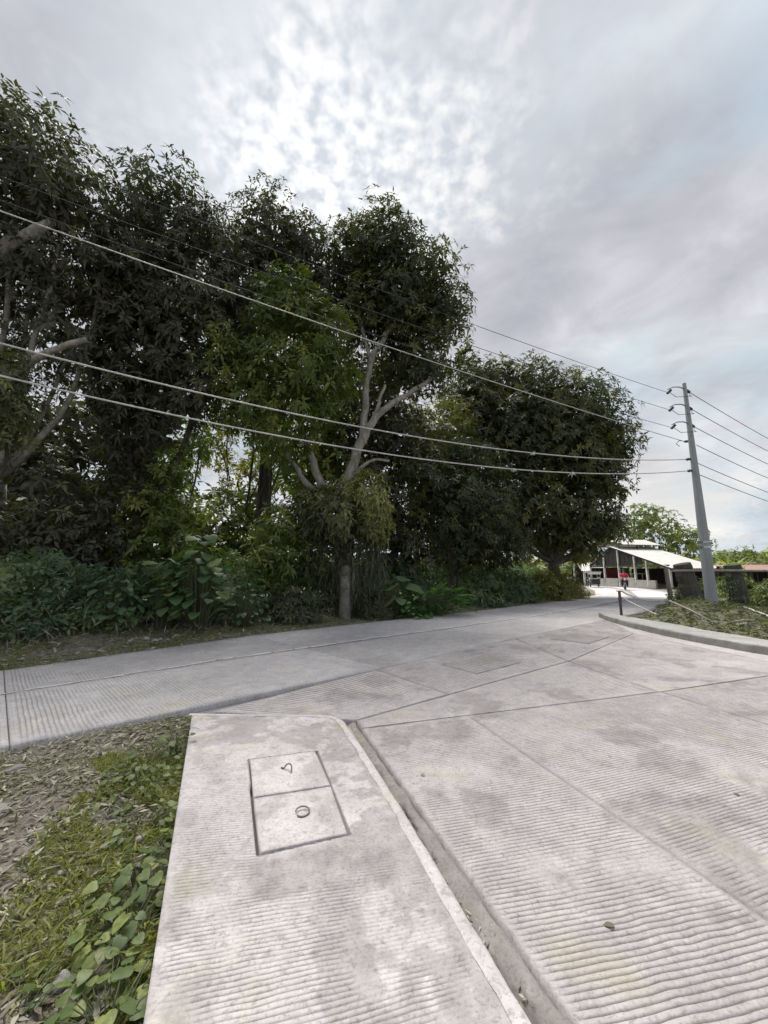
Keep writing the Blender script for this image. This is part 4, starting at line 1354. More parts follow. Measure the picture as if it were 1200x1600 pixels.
# --- small stones on the verge and the lawn
def stone_mesh(seed):
    bm = bmesh.new()
    bmesh.ops.create_icosphere(bm, subdivisions=2, radius=1)
    r = random.Random(seed)
    off = [Vector((r.uniform(-1, 1), r.uniform(-1, 1), r.uniform(-1, 1))).normalized() for _ in range(7)]
    for v in bm.verts:
        for o in off:
            dd = v.co.normalized().dot(o)
            if dd > 0.55: v.co -= o * (dd - 0.55) * 0.9
        v.co *= r.uniform(0.95, 1.05)
    me = bpy.data.meshes.new('stone')
    bm.to_mesh(me)
    bm.free()
    me.materials.append(M['stone'])
    return me


SM = [stone_mesh(i) for i in range(4)]


def stone(x, y, s, label, group):
    o = link('stone', random.choice(SM))
    o.location = (x, y, gz(x, y) + s[2] * 0.35)
    o.scale = s
    o.rotation_euler = (0, 0, random.uniform(0, 6))
    tag(o, label, 'stone', group)


# --- lawn in front left
EDGE0, EDGE1 = np.array([-2.03, 4.34]), np.array([-0.50, 0.83])


def edge_x(y):
    t = (EDGE0[1] - y) / (EDGE0[1] - EDGE1[1])
    return EDGE0[0] + (EDGE1[0] - EDGE0[0]) * t


def lawn_points(n, width=4.0, power=1.0):
    y = rng.uniform(1.0, 5.3, n)
    dx = width * rng.random(n) ** power
    x = edge_x(y) - 0.01 - dx
    nn = (y - x) / math.sqrt(2)
    s = (x + y) / math.sqrt(2)
    keep = nn < np.interp(s, S_, N_) - 0.03
    return x[keep], y[keep], dx[keep]


def lawn():
    # mossy, short grass
    x, y, dx = lawn_points(60000)
    m = NZ.fbm(x * 1.6 + 3, y * 1.6, 3)
    far = sstep(3.0, 4.0, y - 0.35 * x * 0.5)
    keep = (m + 0.20 * far + 0.16 * (dx < 0.4) + rng.uniform(-0.10, 0.10, len(x))) > 0.47
    x, y, dx = x[keep], y[keep], dx[keep]
    n = len(x)
    z = ground_h(x, y) - 0.008
    d = np.stack([rng.normal(0, .7, n), rng.normal(0, .7, n), rng.uniform(.25, 1.0, n)], 1)
    o = foliage('lawn_grass', [leaf_arrays(np.stack([x, y, z], 1), d, rand_dirs(n), rng.uniform(.025, .085, n), rng.uniform(.004, .009, n), np.ones(n), np.clip(rng.normal(.35, .28, n), 0, 1))], M['grass'], None)
    tag(o, 'thin short grass on the bare plot left of the pavement', 'grass', kind='stuff')
    # lush long blades beside the pavement
    x, y, dx = lawn_points(26000, 0.75, 1.5)
    keep = (NZ.fbm(x * 2.5, y * 2.5 + 60, 3) > 0.42) & (y < 3.6)
    x, y, dx = x[keep], y[keep], dx[keep]
    n = len(x)
    z = ground_h(x, y) - 0.01
    d = np.stack([rng.normal(0.1, .55, n), rng.normal(0, .55, n), rng.uniform(.5, 1.2, n)], 1)
    o = foliage('edge_grass', [leaf_arrays(np.stack([x, y, z], 1), d, rand_dirs(n), rng.uniform(.06, .19, n), rng.uniform(.005, .012, n), np.ones(n) * 1.3, np.clip(rng.normal(.6, .25, n), 0, 1))], M['grass'], None)
    tag(o, 'fresh yellow-green grass growing along the edge of the pavement', 'grass', kind='stuff')
    # dead leaves and straw
    x, y, dx = lawn_points(16000)
    keep = NZ.fbm(x * 1.6 + 3, y * 1.6, 3) + 0.10 * (y > 3.3) + rng.uniform(-0.12, 0.12, len(x)) < 0.60
    x, y = x[keep], y[keep]
    n = len(x)
    z = ground_h(x, y) + rng.uniform(0.002, 0.018, n)
    d = np.stack([rng.normal(0, 1, n), rng.normal(0, 1, n), rng.normal(0, .18, n)], 1)
    o = foliage('dead_leaves', [leaf_arrays(np.stack([x, y, z], 1), d, np.tile([[0, 0, 1.0]], (n, 1)) + rng.normal(0, .25, (n, 3)), rng.uniform(.03, .11, n), rng.uniform(.006, .028, n), np.zeros(n), np.clip(rng.normal(.45, .3, n), 0, 1))], M['dry'], None)
    tag(o, 'dead leaves and straw covering the bare plot left of the pavement', 'leaf litter', kind='stuff')
    # crumbs of gravel
    x, y, dx = lawn_points(2600)
    n = len(x)
    z = ground_h(x, y)
    ico = np.array([[0, 0, 1], [.9, 0, .1], [.2, .85, 0], [-.75, .5, .1], [-.7, -.55, 0], [.25, -.9, .1], [0, 0, -1]], float)
    fi = np.array([[0, 1, 2], [0, 2, 3], [0, 3, 4], [0, 4, 5], [0, 5, 1], [6, 2, 1], [6, 3, 2], [6, 4, 3], [6, 5, 4], [6, 1, 5]])
    sz = rng.uniform(.004, .016, n) * (1 + 1.5 * (rng.random(n) < .06))
    V = ico[None] * sz[:, None, None] * rng.uniform(.6, 1.3, (n, 7, 1)) * np.array([[[1, 1, .6]]]) + np.stack([x, y, z + sz * .3], 1)[:, None]
    F = fi[None] + (np.arange(n) * 7)[:, None, None]
    o = link('gravel', np_mesh('gravel', V.reshape(-1, 3), F.reshape(-1, 3)), M['stone'])
    tag(o, 'small pale gravel lying in the bare plot', 'gravel', kind='stuff')


lawn()
wv = leaf_variants('heart', M['weed'], [0.0, 0.35, 0.6, 0.95])
wl = leaf_variants('ovate', M['weed'], [0.0, 0.3, 0.6])
WEEDS = [(-0.98, 1.62, 44, 0.20, 0.13, 0.065, wv, 'heart-leaved vine nearest the camera at the pavement edge'),
         (-1.15, 1.98, 44, 0.20, 0.13, 0.063, wv, 'heart-leaved vine, second from the camera at the pavement edge'),
         (-1.30, 2.30, 37, 0.20, 0.13, 0.059, wv, 'heart-leaved vine in the grass, third from the camera'),
         (-1.52, 2.72, 30, 0.18, 0.14, 0.050, wl, 'low weed with oval leaves in the bright grass halfway along the pavement'),
         (-1.80, 3.10, 57, 0.26, 0.13, 0.054, wl, 'dusty green weed in the brown litter away from the pavement'),
         (-1.95, 3.45, 68, 0.28, 0.14, 0.058, wl, 'spreading dusty weed patch near the far end of the pavement'),
         (-1.86, 3.70, 23, 0.14, 0.30, 0.061, wl, 'leafy sprig leaning over the pavement edge near the corner'),
         (-1.32, 1.62, 20, 0.2, 0.10, 0.058, wl, 'small weed by the pale stones near the camera')]
for (x, y, n, r, h, s, metas, label) in WEEDS:
    L = []
    for i in range(n):
        a = random.uniform(0, 6.28)
        rr = r * math.sqrt(random.random())
        L.append((Vector((math.cos(a) * rr * 0.9, math.sin(a) * rr * 1.3, h * random.uniform(0.35, 1.0))), (math.cos(a) + random.uniform(-.4, .4), math.sin(a) + random.uniform(-.4, .4) - 0.2, random.uniform(-0.35, 0.12)), s * random.uniform(0.6, 1.25), random.uniform(-.45, .45)))
    leaf_plant('weed', put(x, y), label, L, 'weed', 'weeds beside the pavement', metas)

for (x, y, s, lab) in [(-2.55, 2.70, (.20, .12, .05), 'flat pale stone slab in the litter, largest of the stones'), (-2.75, 2.95, (.06, .05, .04), 'rounded pale stone beyond the flat slab'),
                       (-1.28, 1.78, (.055, .05, .035), 'pale stone by the heart-leaved vine'), (-1.48, 1.62, (.10, .06, .045), 'pinkish white stone nearest the left corner'),
                       (-2.95, 3.35, (.10, .05, .035), 'flat stone near the left edge, farther than the slab'), (-2.1, 3.0, (.04, .03, .025), 'small grey stone in the brown litter'), (-2.3, 2.15, (.05, .06, .03), 'grey stone half sunk in dark litter')]:
    stone(x, y, s, lab, 'pale stones on the bare plot')
STL = ['pale stone in the heap on the far strip, leftmost of the heap', 'largest pale stone of the heap on the far strip', 'small pale stone in front of the heap on the far strip', 'pale stone at the right end of the heap on the far strip',
       'lone pale stone on the far strip near the left edge', 'lone pale stone on the far strip right of the heap', 'small white stone on the strip in front of the strap-leaved clump', 'leftmost tiny stone on the far roadside strip',
       'tiny pale stone at the road edge below the heap', 'middle pale stone of the heap on the far strip']
for i, (s, dd, k) in enumerate([(2.3, 0.95, 1.0), (2.6, 1.05, 1.3), (2.9, 0.9, .8), (3.3, 1.1, 1.1), (1.3, .5, .7), (4.2, .7, .8), (13.4, .4, .7), (0.5, .6, .6), (3.0, 0.75, .6), (2.75, 0.8, 1.0)]):
    x, y = sn(s, fF(s) + dd)
    stone(x, y, (.11 * k, .08 * k, .05 * k), STL[i], 'pale stones on the far verge')


# ------------------------------------------------------------------ utility pole and wires
PX, PY = 11.55, 13.85
pole = empty('utility_pole', (PX, PY, gz(PX, PY) - 0.1))
PZ = pole.location.z
tag(pole, 'tall tapering grey utility pole with brackets standing behind the kerb', 'utility pole')
MB().tube([(0, 0, 0), (0, 0, 2.0), (0, 0, 4.5), (0, 0, 8.75 - PZ)], [0.185, 0.165, 0.122, 0.062], 12).build('shaft', M['polecon'], pole, False)
MB().tube([(0, 0, 2.05), (0, 0, 2.13)], [0.170, 0.169], 14).build('band', M['chrome'], pole)
MB().tube([(0, 0, 2.24), (0, 0, 2.30)], [0.168, 0.167], 14).build('band', M['chrome'], pole)
WZS = [8.55, 7.85, 7.15, 6.42]
wl_dir = Vector((-18.0, -7.8, 0)).normalized()
wr_dir = Vector((0.87, 0.5, 0)).normalized()
def insul(mb, p, d):
    p, d = Vector(p), Vector(d).normalized()
    for i in range(3):
        c = p + d * (0.05 + i * 0.08)
        mb.tube([c, c + d * 0.02, c + d * 0.05, c + d * 0.07], [0.018, 0.055, 0.05, 0.018], 8)
attL, attR = [], []
for i, z in enumerate(WZS):
    zl = z - PZ
    if i < 3:
        mb = MB()
        # curved bracket arm out to the left with a hanging insulator, jumper loop to the right
        ax = Vector((-1, -0.12, 0)).normalized()
        mb.tube([(0, 0, zl - 0.02), ax * 0.25 + Vector((0, 0, zl + 0.04)), ax * 0.5 + Vector((0, 0, zl + 0.02)), ax * 0.74 + Vector((0, 0, zl - 0.10))], [0.026, 0.023, 0.021, 0.018], 7)
        mb.build('bracket', M['polecon'], pole, True)
        mb = MB()
        insul(mb, ax * 0.55 + Vector((0, 0, zl - 0.06)), (-0.5, 0, -0.45))
        mb.build('insulator', M['ins'], pole, True)
        mb = MB()
        insul(mb, wr_dir * 0.10 + Vector((0, 0, zl - 0.04)), wr_dir + Vector((0, 0, -0.12)))
        mb.build('insulator', M['ins'], pole, True)
        mb = MB()
        e0, e1 = ax * 0.74 + Vector((0, 0, zl - 0.16)), wr_dir * 0.40 + Vector((0, 0, zl - 0.08))
        mb.tube([e0, e0 + Vector((0.22, -0.1, -0.28)), Vector((0.05, -0.22, zl - 0.42)), e1 + Vector((-0.12, -0.1, -0.16)), e1], 0.010, 5)
        mb.build('jumper', M['wiredark'], pole, True)
        attL.append(Vector((PX, PY, z)) + ax * 0.80 + Vector((0, 0, -0.2)))
    else:
        mb = MB()
        mb.tube([(-0.17, -0.02, zl), (-0.26, -0.02, zl)], [0.05, 0.05], 8)
        mb.build('spool', M['ins'], pole, True)
        mb = MB()
        mb.tube([(-0.2, -0.03, zl), (-0.5, -0.04, zl + 0.02), (-0.62, -0.04, zl - 0.1), (-0.5, -0.04, zl - 0.2)], 0.012, 5)
        mb.build('jumper', M['wiredark'], pole, True)
        attL.append(Vector((PX - 0.25, PY, z)))
    attR.append(Vector((PX, PY, z)) + wr_dir * 0.38 + Vector((0, 0, -0.07)))
for z in (5.73, 5.29):
    zl = z - PZ
    MB().tube([(-0.14, -0.02, zl), (-0.22, -0.02, zl), (-0.23, -0.02, zl), (-0.27, -0.02, zl)], [0.045, 0.045, 0.06, 0.06], 8).build('spool', M['ins'], pole, True)
    attL.append(Vector((PX - 0.25, PY, z)))
    attR.append(Vector((PX, PY, z)) + wr_dir * 0.18 + Vector((0, 0, -0.1)))


def wire(a, b, sag, r, mat, label, n=40, group=None):
    a, b = Vector(a), Vector(b)
    pts = []
    for i in range(n + 1):
        t = i / n
        p = a.lerp(b, t)
        p.z -= 4 * sag * t * (1 - t)
        pts.append(p)
    o = MB().tube([p - a for p in pts], r, 6).build('wire', mat, None, True)
    o.location = a
    tag(o, label, 'wire', group)
    return pts


LEFT = [  # far end in plan, height there, sag, radius, label
    ((-16.5, 1.65), 10.3, 0.35, 0.0075, M['wiredark'], 'topmost thin wire running left from the pole top'),
    ((-16.5, 1.65), 9.65, 0.35, 0.0075, M['wiredark'], 'second wire from the top running left from the pole'),
    ((-16.5, 1.65), 9.6, 0.55, 0.0075, M['wiredark'], 'third wire from the top running left from the pole'),
    ((-16.5, 1.65), 9.2, 0.35, 0.012, M['wirepale'], 'pale fourth wire from the top, crossing the crowns to the left'),
    ((-16.5, 1.65), 7.5, 1.55, 0.016, M['wirepale'], 'thick white wire running left, the upper of the lowest two'),
    ((-16.5, 1.65), 7.0, 1.65, 0.016, M['wirepale'], 'lowest thick white wire sagging across to the left'),
]
lw = []
for a, (pxy, z, sag, r, mat, label) in zip(attL, LEFT):
    lw.append(wire(a, (*pxy, z), sag, r, mat, label))
for i, a in enumerate(attR):
    b = Vector((PX, PY, 0)) + wr_dir * 38
    lab = ['topmost wire running right from the pole', 'second wire from the top running right from the pole', 'third wire from the top running right from the pole', 'fourth wire from the top running right from the pole', 'upper of the two lowest wires running right from the pole', 'lowest wire running right from the pole'][i]
    wire(a, (b.x, b.y, a.z + 0.2), 0.75, 0.012, M['wiredark'], lab)


def scrap(p, label, k):
    e = empty('wire_plant', p)
    tag(e, label, 'air plant', 'tufts caught on the wires')
    n = 26
    d = rand_dirs(n)
    V = leaf_arrays(np.zeros((n, 3)), d, rand_dirs(n), rng.uniform(.06, .16, n) * k, rng.uniform(.012, .03, n) * k, np.ones(n), rng.uniform(.6, 1, n))
    link('tuft', np_mesh('tuft', V[0], V[1], False, {'tint': V[2]}), M['plastic'], e)


scrap(lw[5][8], 'pale tuft caught on the lowest wire nearest the pole', 1.0)
scrap(lw[5][11], 'pale tuft caught on the lowest wire in front of the dark tree', 0.9)
scrap(lw[4][10], 'pale tuft caught on the upper of the two thick wires', 0.8)

# ------------------------------------------------------------------ corner on the right: posts, rail, rope
def trunk_post(x, y, h, r, lean, label, vine=False):
    e = empty('palm_log_post', (x, y, gz(x, y) - 0.1))
    tag(e, label, 'post', 'palm log posts behind the kerb')
    mb = MB()
    pts, rad = [], []
    for i in range(13):
        t = i / 12
        pts.append((lean * (1 - t) + 0.01 * math.sin(i * 2), 0.01 * math.cos(i * 3), h * t))
        rad.append(r * (1.08 - 0.14 * t + 0.035 * math.sin(i * 2.4)))
    mb.tube(pts, rad, 14)
    me = mb.build('log', M['palmwood'], e, False)
    if vine:
        n = 160
        a = rng.uniform(0, 6.28, n)
        P = np.stack([np.cos(a) * r * 1.1, np.sin(a) * r * 1.1, rng.uniform(0.1, h, n)], 1)
        V = whorls(P, np.stack([np.cos(a), np.sin(a), 0.2 + 0 * a], 1), 4, 0.10, 0.05, 0.8, rng.random(n))
        link('creeper', np_mesh('creeper', V[0], V[1], False, {'tint': V[2]}), M['shrub'], e)
    return e


trunk_post(12.30, 16.0, 1.85, 0.33, 0.35, 'leaning thick dark palm log post left of the utility pole')
trunk_post(14.45, 16.1, 1.85, 0.30, 0.15, 'mossy palm log post right of the utility pole', True)
o = MB().tube([(-1.3, 0, 0.0), (0, 0, 0.015), (2.6, 0.1, 0.0)], 0.045, 8).build('fence_rail', M['bamboo'])
o.location = (12.9, 15.62, 1.62)
tag(o, 'grey horizontal rail resting across the two palm log posts', 'rail')
fp = empty('fence_post', (15.25, 21.0, gz(15.25, 21.0) - 0.1))
tag(fp, 'pale slim wooden post with the white rope tied to it', 'post')
MB().tube([(0.12, 0, 0), (0.05, 0, 1.0), (0, 0, 2.0)], [0.115, 0.11, 0.10], 8).build('shaft', M['bamboo'], fp)
MB().tube([(0.10, 0, 0.30), (0.098, 0, 0.36)], [0.128, 0.128], 10).build('knot', M['rope'], fp)
st = empty('iron_stake', (8.35, 13.9, gz(8.35, 13.9) - 0.1))
tag(st, 'thin dark iron stake standing at the tip of the kerb', 'stake')
MB().tube([(0, 0, 0), (0, 0, 1.02)], 0.045, 8).build('shaft', M['iron'], st)
MB().tube([(0, 0, 1.02), (0, 0, 1.035), (0, 0, 1.05)], [0.10, 0.11, 0.08], 10).build('cap', M['iron'], st)
MB().tube([(0, 0, 0.72), (0, 0, 0.80)], [0.062, 0.062], 8).build('collar', M['iron'], st)


def rope(a, b, sag, r, label, mat, name='rope'):
    a, b = Vector(a), Vector(b)
    pts = []
    for i in range(31):
        t = i / 30
        p = a.lerp(b, t)
        p.z = max(p.z - 4 * sag * t * (1 - t), gz(p.x, p.y) + 0.05)
        pts.append(p - a + Vector((0, 0, 0.012 * math.sin(i * 1.9))))
    o = MB().tube(pts, r, 6).build(name, mat, None, True)
    o.location = a
    tag(o, label, 'rope', 'ropes fencing the corner')


rope((15.3, 20.9, gz(15.25, 21) + 0.24), (10.6, 9.6, 0.30), 0.30, 0.028, 'white rope sagging from the slim post towards the right edge', M['rope'])
rope((8.4, 13.9, 0.92), (15.2, 20.9, gz(15.25, 21) + 0.28), 0.25, 0.024, 'white rope from the iron stake to the slim post', M['rope'])
rope((8.38, 13.88, 0.70), (8.75, 12.6, 0.22), 0.02, 0.022, 'short rope hanging from the iron stake to the kerb', M['rope'])
for (a, b, lab) in [((9.6, 13.2, 0.62), (9.15, 11.0, 0.20), 'dry stick leaning on the mound behind the kerb'), ((10.5, 11.2, 0.22), (9.3, 10.6, 0.26), 'pale broken branch lying behind the kerb')]:
    a, b = Vector(a), Vector(b)
    o = MB().tube([Vector(), (b - a) * 0.5 + Vector((0, 0, 0.03)), b - a], [0.035, 0.03, 0.02], 7).build('stick', M['bamboo'], None, True)
    o.location = a
    tag(o, lab, 'stick')
stone(9.7, 9.6, (.16, .10, .07), 'whitish lump of rubble behind the kerb on the right', None)

# grass and bushes on the mound
def mound_grass():
    n = 26000
    x, y = rng.uniform(7.4, 22, n), rng.uniform(7.5, 30, n)
    d = np.minimum(poly_sd(main_poly, x, y), poly_sd(side_poly, x, y))
    keep = (d > 0.9) & (NZ.fbm(x * 0.8 + 11, y * 0.8, 3) > 0.36) & (y < x * 1.35 + 4)
    x, y = x[keep], y[keep]
    n = len(x)
    z = ground_h(x, y)
    dd = np.stack([rng.normal(0, .6, n), rng.normal(0, .6, n), rng.uniform(.4, 1.2, n)], 1)
    o = foliage('mound_grass', [leaf_arrays(np.stack([x, y, z], 1), dd, rand_dirs(n), rng.uniform(.06, .28, n), rng.uniform(.01, .03, n), np.ones(n), np.clip(rng.normal(.4, .3, n), 0, 1))], M['grass'], None)
    tag(o, 'patchy grass on the earth mound behind the right-hand kerb', 'grass', kind='stuff')
    n = 9000
    x, y = rng.uniform(7.6, 18, n), rng.uniform(7, 20, n)
    d = np.minimum(poly_sd(main_poly, x, y), poly_sd(side_poly, x, y))
    keep = (d > 0.8) & (y < x * 1.35 + 4)
    x, y = x[keep], y[keep]
    n = len(x)
    dd = np.stack([rng.normal(0, 1, n), rng.normal(0, 1, n), rng.normal(0, .25, n)], 1)
    o2 = foliage('mound_weeds', [leaf_arrays(np.stack([x, y, ground_h(x, y) + rng.random(n) * 0.12], 1), dd + np.array([[0, 0, 0.5]]), rand_dirs(n), rng.uniform(.1, .32, n), rng.uniform(.03, .08, n), np.ones(n), rng.random(n) * .6)], M['vine'], None)
    tag(o2, 'low dusty weeds on the earth mound behind the kerb', 'weeds', kind='stuff')
    o = foliage('mound_litter', [leaf_arrays(np.stack([x, y, ground_h(x, y) + 0.02], 1), dd, np.tile([[0, 0, 1.0]], (n, 1)), rng.uniform(.06, .25, n), rng.uniform(.02, .05, n), np.zeros(n), rng.random(n) * .35)], M['dry'], None)
    tag(o, 'dead leaves and twigs on the earth mound behind the kerb', 'leaf litter', kind='stuff')


mound_grass()
small_bush('corner_shrub', 13.4, 16.9, 0.7, 0.6, 1.35, M['shrub'], 'dark shrub between the leaning palm log and the utility pole', 41, 350, 0.2, 0.07)
small_bush('corner_shrub', 15.9, 16.0, 0.75, 0.7, 1.15, M['weed'], 'green leafy shrub right of the mossy palm log post', 42, 330, 0.2, 0.07)
small_bush('corner_shrub', 16.4, 14.9, 0.6, 0.6, 0.75, M['vine'], 'small dry shrub at the right edge behind the rope', 43, 220, 0.18, 0.06)
small_bush('corner_shrub', 13.9, 18.0, 0.8, 0.7, 0.9, M['vine'], 'low dusty shrub behind the leaning palm log', 44, 260, 0.18, 0.06)
gp = empty('gate_post', (16.05, 15.6, gz(16.05, 15.6) - 0.1))
tag(gp, 'dark reddish post at the right edge of the picture', 'post')
MB().tube([(0.12, 0, 0), (0, 0, 1.0), (-0.05, 0, 1.95)], [0.09, 0.085, 0.08], 8).build('shaft', M['darkwood'], gp)
MB().box((0.30, 0, 1.90), (0.9, 0.5, 0.05)).build('blue_panel', M['roofgrey'], gp)


# ------------------------------------------------------------------ buildings far right
def corrugated(name, p0, p1, p2, p3, mat, parent, pitch=0.26, amp=0.03, thick=0.012):
    """sheet p0->p1 along the eave, p3->p2 along the ridge; flutes run up the slope"""
    p0, p1, p2, p3 = map(Vector, (p0, p1, p2, p3))
    n = max(6, int((p1 - p0).length / pitch) * 4)
    nrm = (p1 - p0).cross(p3 - p0).normalized()
    if nrm.z < 0: nrm = -nrm
    V, F = [], []
    for i in range(n + 1):
        t = i / n
        o = nrm * amp * math.sin(i * math.pi / 2)
        a, b = p0.lerp(p1, t) + o, p3.lerp(p2, t) + o
        V += [a, b, a - nrm * thick, b - nrm * thick]
    for i in range(n):
        k = i * 4
        F += [(k, k + 4, k + 5, k + 1), (k + 2, k + 3, k + 7, k + 6), (k, k + 2, k + 6, k + 4), (k + 1, k + 5, k + 7, k + 3)]
    F += [(0, 1, 3, 2), (n * 4, n * 4 + 2, n * 4 + 3, n * 4 + 1)]
    me = bpy.data.meshes.new(name)
    me.from_pydata([tuple(v) for v in V], [], F)
    me.update()
    return link(name, me, mat, parent)


def open_hut():
    O = Vector((25.0, 33.7, gz(27, 36)))
    a = Vector((0.972, 0.236, 0))
    b = Vector((-0.06, 0.998, 0))
    e = empty('open_hut', O)
    tag(e, 'open-sided hut with pale iron roof and low block wall at the bend', 'hut')
    L = 5.6
    P = lambda u, v, z: a * u + b * v + Vector((0, 0, z))
    ze, zr, zb = 1.85, 4.25, 2.2
    corrugated('roof', P(-0.1, -0.1, ze), P(L, -0.1, ze), P(L, 8.1, zr), P(-0.1, 8.1, zr), M['roof'], e)
    corrugated('roof', P(-0.1, 12.2, zb), P(L, 12.2, zb), P(L, 8.1, zr), P(-0.1, 8.1, zr), M['roofgrey'], e)
    r2 = corrugated('upper_roof', P(0.2, 6.9, 4.42), P(L + 0.3, 6.9, 4.42), P(L + 0.3, 9.3, 5.15), P(0.2, 9.3, 5.15), M['roof'], e)
    corrugated('upper_roof', P(0.2, 11.0, 4.3), P(L + 0.3, 11.0, 4.3), P(L + 0.3, 9.3, 5.15), P(0.2, 9.3, 5.15), M['roofgrey'], e)
    for u in (0.3, 2.6, L):
        for v in (6.95, 10.9):
            MB().bar(P(u, v, 3.2), P(u, v, 4.36), 0.09, 0.09).build('monitor_stud', M['darkwood'], e)
    # rafters
    for u in (0.05, 1.9, 3.7, L - 0.1):
        MB().bar(P(u, 0.0, ze - 0.10), P(u, 8.1, zr - 0.12), 0.07, 0.12).bar(P(u, 8.1, zr - 0.12), P(u, 12.1, zb - 0.1), 0.07, 0.12).build('rafter', M['darkwood'], e)
    MB().bar(P(0.02, 0.3, 2.1), P(0.02, 12.0, 2.1), 0.08, 0.14).build('tie_beam', M['darkwood'], e)
    # boards high in the gable, coloured near-black to stand in for its shaded interior
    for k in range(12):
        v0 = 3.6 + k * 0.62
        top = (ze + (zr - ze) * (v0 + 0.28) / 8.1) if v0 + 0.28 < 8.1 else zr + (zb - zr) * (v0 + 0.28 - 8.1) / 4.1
        MB().box(P(0.10, v0 + 0.28, (2.2 + top - 0.15) / 2), (0.03, 0.56, max(0.08, top - 0.15 - 2.2)), rz=R(3)).build('gable_shade_board', M['gable_shade'], e)
    # posts and low wall
    for v in (0.3, 3.0, 4.6, 7.0, 9.4, 12.0):
        zt = ze + (zr - ze) * v / 8.1 - 0.15 if v < 8.1 else zr + (zb - zr) * (v - 8.1) / 4.1 - 0.1
        MB().box(P(0.05, v, zt / 2), (0.17, 0.17, zt)).build('post', M['paint'], e)
        if v < 5:
            MB().box(P(L - 0.2, v, zt / 2), (0.18, 0.18, zt)).build('post', M['darkwood'], e)
    for (v0, v1, h) in ((2.0, 4.5, 0.75), (4.75, 6.85, 0.95), (7.2, 9.25, 0.85), (9.6, 11.9, 0.8)):
        MB().box(P(0.05, (v0 + v1) / 2, h / 2), (0.16, v1 - v0, h), rz=R(3)).build('low_wall', M['block'], e)
    # back wall of dark boards
    for k in range(9):
        MB().box(P(0.3 + k * 0.62, 12.0, 1.0), (0.58, 0.05, 2.0), rz=R(13.6)).build('wall_board', M['darkwood'], e)
    for k in range(14):
        MB().box(P(L - 0.1, 0.5 + k * 0.82, 0.95), (0.05, 0.78, 1.9), rz=R(3)).build('wall_board', M['darkwood'], e)
    MB().box(P(2.5, 11.6, 1.2), (1.8, 0.03, 1.3), rz=R(13.6)).build('red_curtain', M['redpaint'], e)
    # a shelf with goods
    MB().box(P(1.5, 5.8, 1.35), (0.5, 1.6, 0.05)).box(P(1.5, 5.8, 0.7), (0.46, 1.5, 0.04)).bar(P(1.3, 5.1, 0), P(1.3, 5.1, 1.4), .05, .05).bar(P(1.3, 6.5, 0), P(1.3, 6.5, 1.4), .05, .05).build('shelf', M['paint'], e)


open_hut()


def small_shed():
    O = Vector((24.2, 47.0, gz(26, 48)))
    e = empty('roadside_shed', O, R(5))
    tag(e, 'small shed with a grey lean-to roof beyond the bend', 'shed')
    corrugated('roof', (-1.1, -1.3, 1.75), (2.1, -1.3, 1.75), (3.5, 1.6, 2.75), (0.1, 1.6, 2.75), M['roof'], e)
    for x in (-0.4, 1.4, 3.0):
        MB().box((x, 1.4, 1.2), (0.16, 0.16, 2.4)).build('post', M['paint'], e)
    for x in (-0.7, 1.7):
        MB().box((x, -1.1, 0.85), (0.16, 0.16, 1.7)).build('post', M['paint'], e)
    for k in range(6):
        MB().box((-0.3 + k * 0.66, 1.6, 1.15), (0.63, 0.05, 2.3)).build('wall_board', M['darkwood'], e)
    MB().box((1.5, -1.2, 0.35), (3.6, 0.15, 0.7)).build('low_wall', M['block'], e)


small_shed()


def rusty_shed():
    O = Vector((28.4, 28.2, gz(25, 28)))
    e = empty('rusty_shed', O, R(-8))
    tag(e, 'low shed with a rusty red roof behind the palm log posts', 'shed')
    corrugated('roof', (-2.6, -1.2, 1.55), (5.0, -1.2, 1.55), (5.0, 2.4, 2.05), (-2.6, 2.4, 2.05), M['roofrust'], e)
    for x in (-2.3, 0.2, 2.6, 4.7):
        MB().box((x, -1.0, 0.75), (0.14, 0.14, 1.5)).build('post', M['darkwood'], e)
        MB().box((x, 2.2, 0.98), (0.14, 0.14, 1.96)).build('post', M['darkwood'], e)
    for k in range(10):
        MB().box((-2.1 + k * 0.73, 2.3, 0.9), (0.70, 0.04, 1.8)).build('wall_board', M['darkwood'], e)
    MB().box((1.2, -0.9, 0.4), (6.6, 0.06, 0.8)).build('low_wall', M['darkwood'], e)


rusty_shed()


def left_house():
    O = Vector((-14.2, 14.0, gz(-14, 14)))
    e = empty('hidden_house', O, R(35))
    tag(e, 'grey hut half hidden in the dark under the trees at the left edge', 'hut')
    corrugated('roof', (-2.2, -1.6, 2.2), (2.2, -1.6, 2.2), (2.2, 1.2, 3.4), (-2.2, 1.2, 3.4), M['roofgrey'], e)
    for k in range(6):
        MB().box((-1.75 + k * 0.7, -1.2, 1.1), (0.67, 0.06, 2.2)).build('wall_board', M['block'], e)
    for x in (-1.9, 1.9):
        MB().box((x, 1.0, 1.6), (0.12, 0.12, 3.2)).build('post', M['darkwood'], e)


left_house()

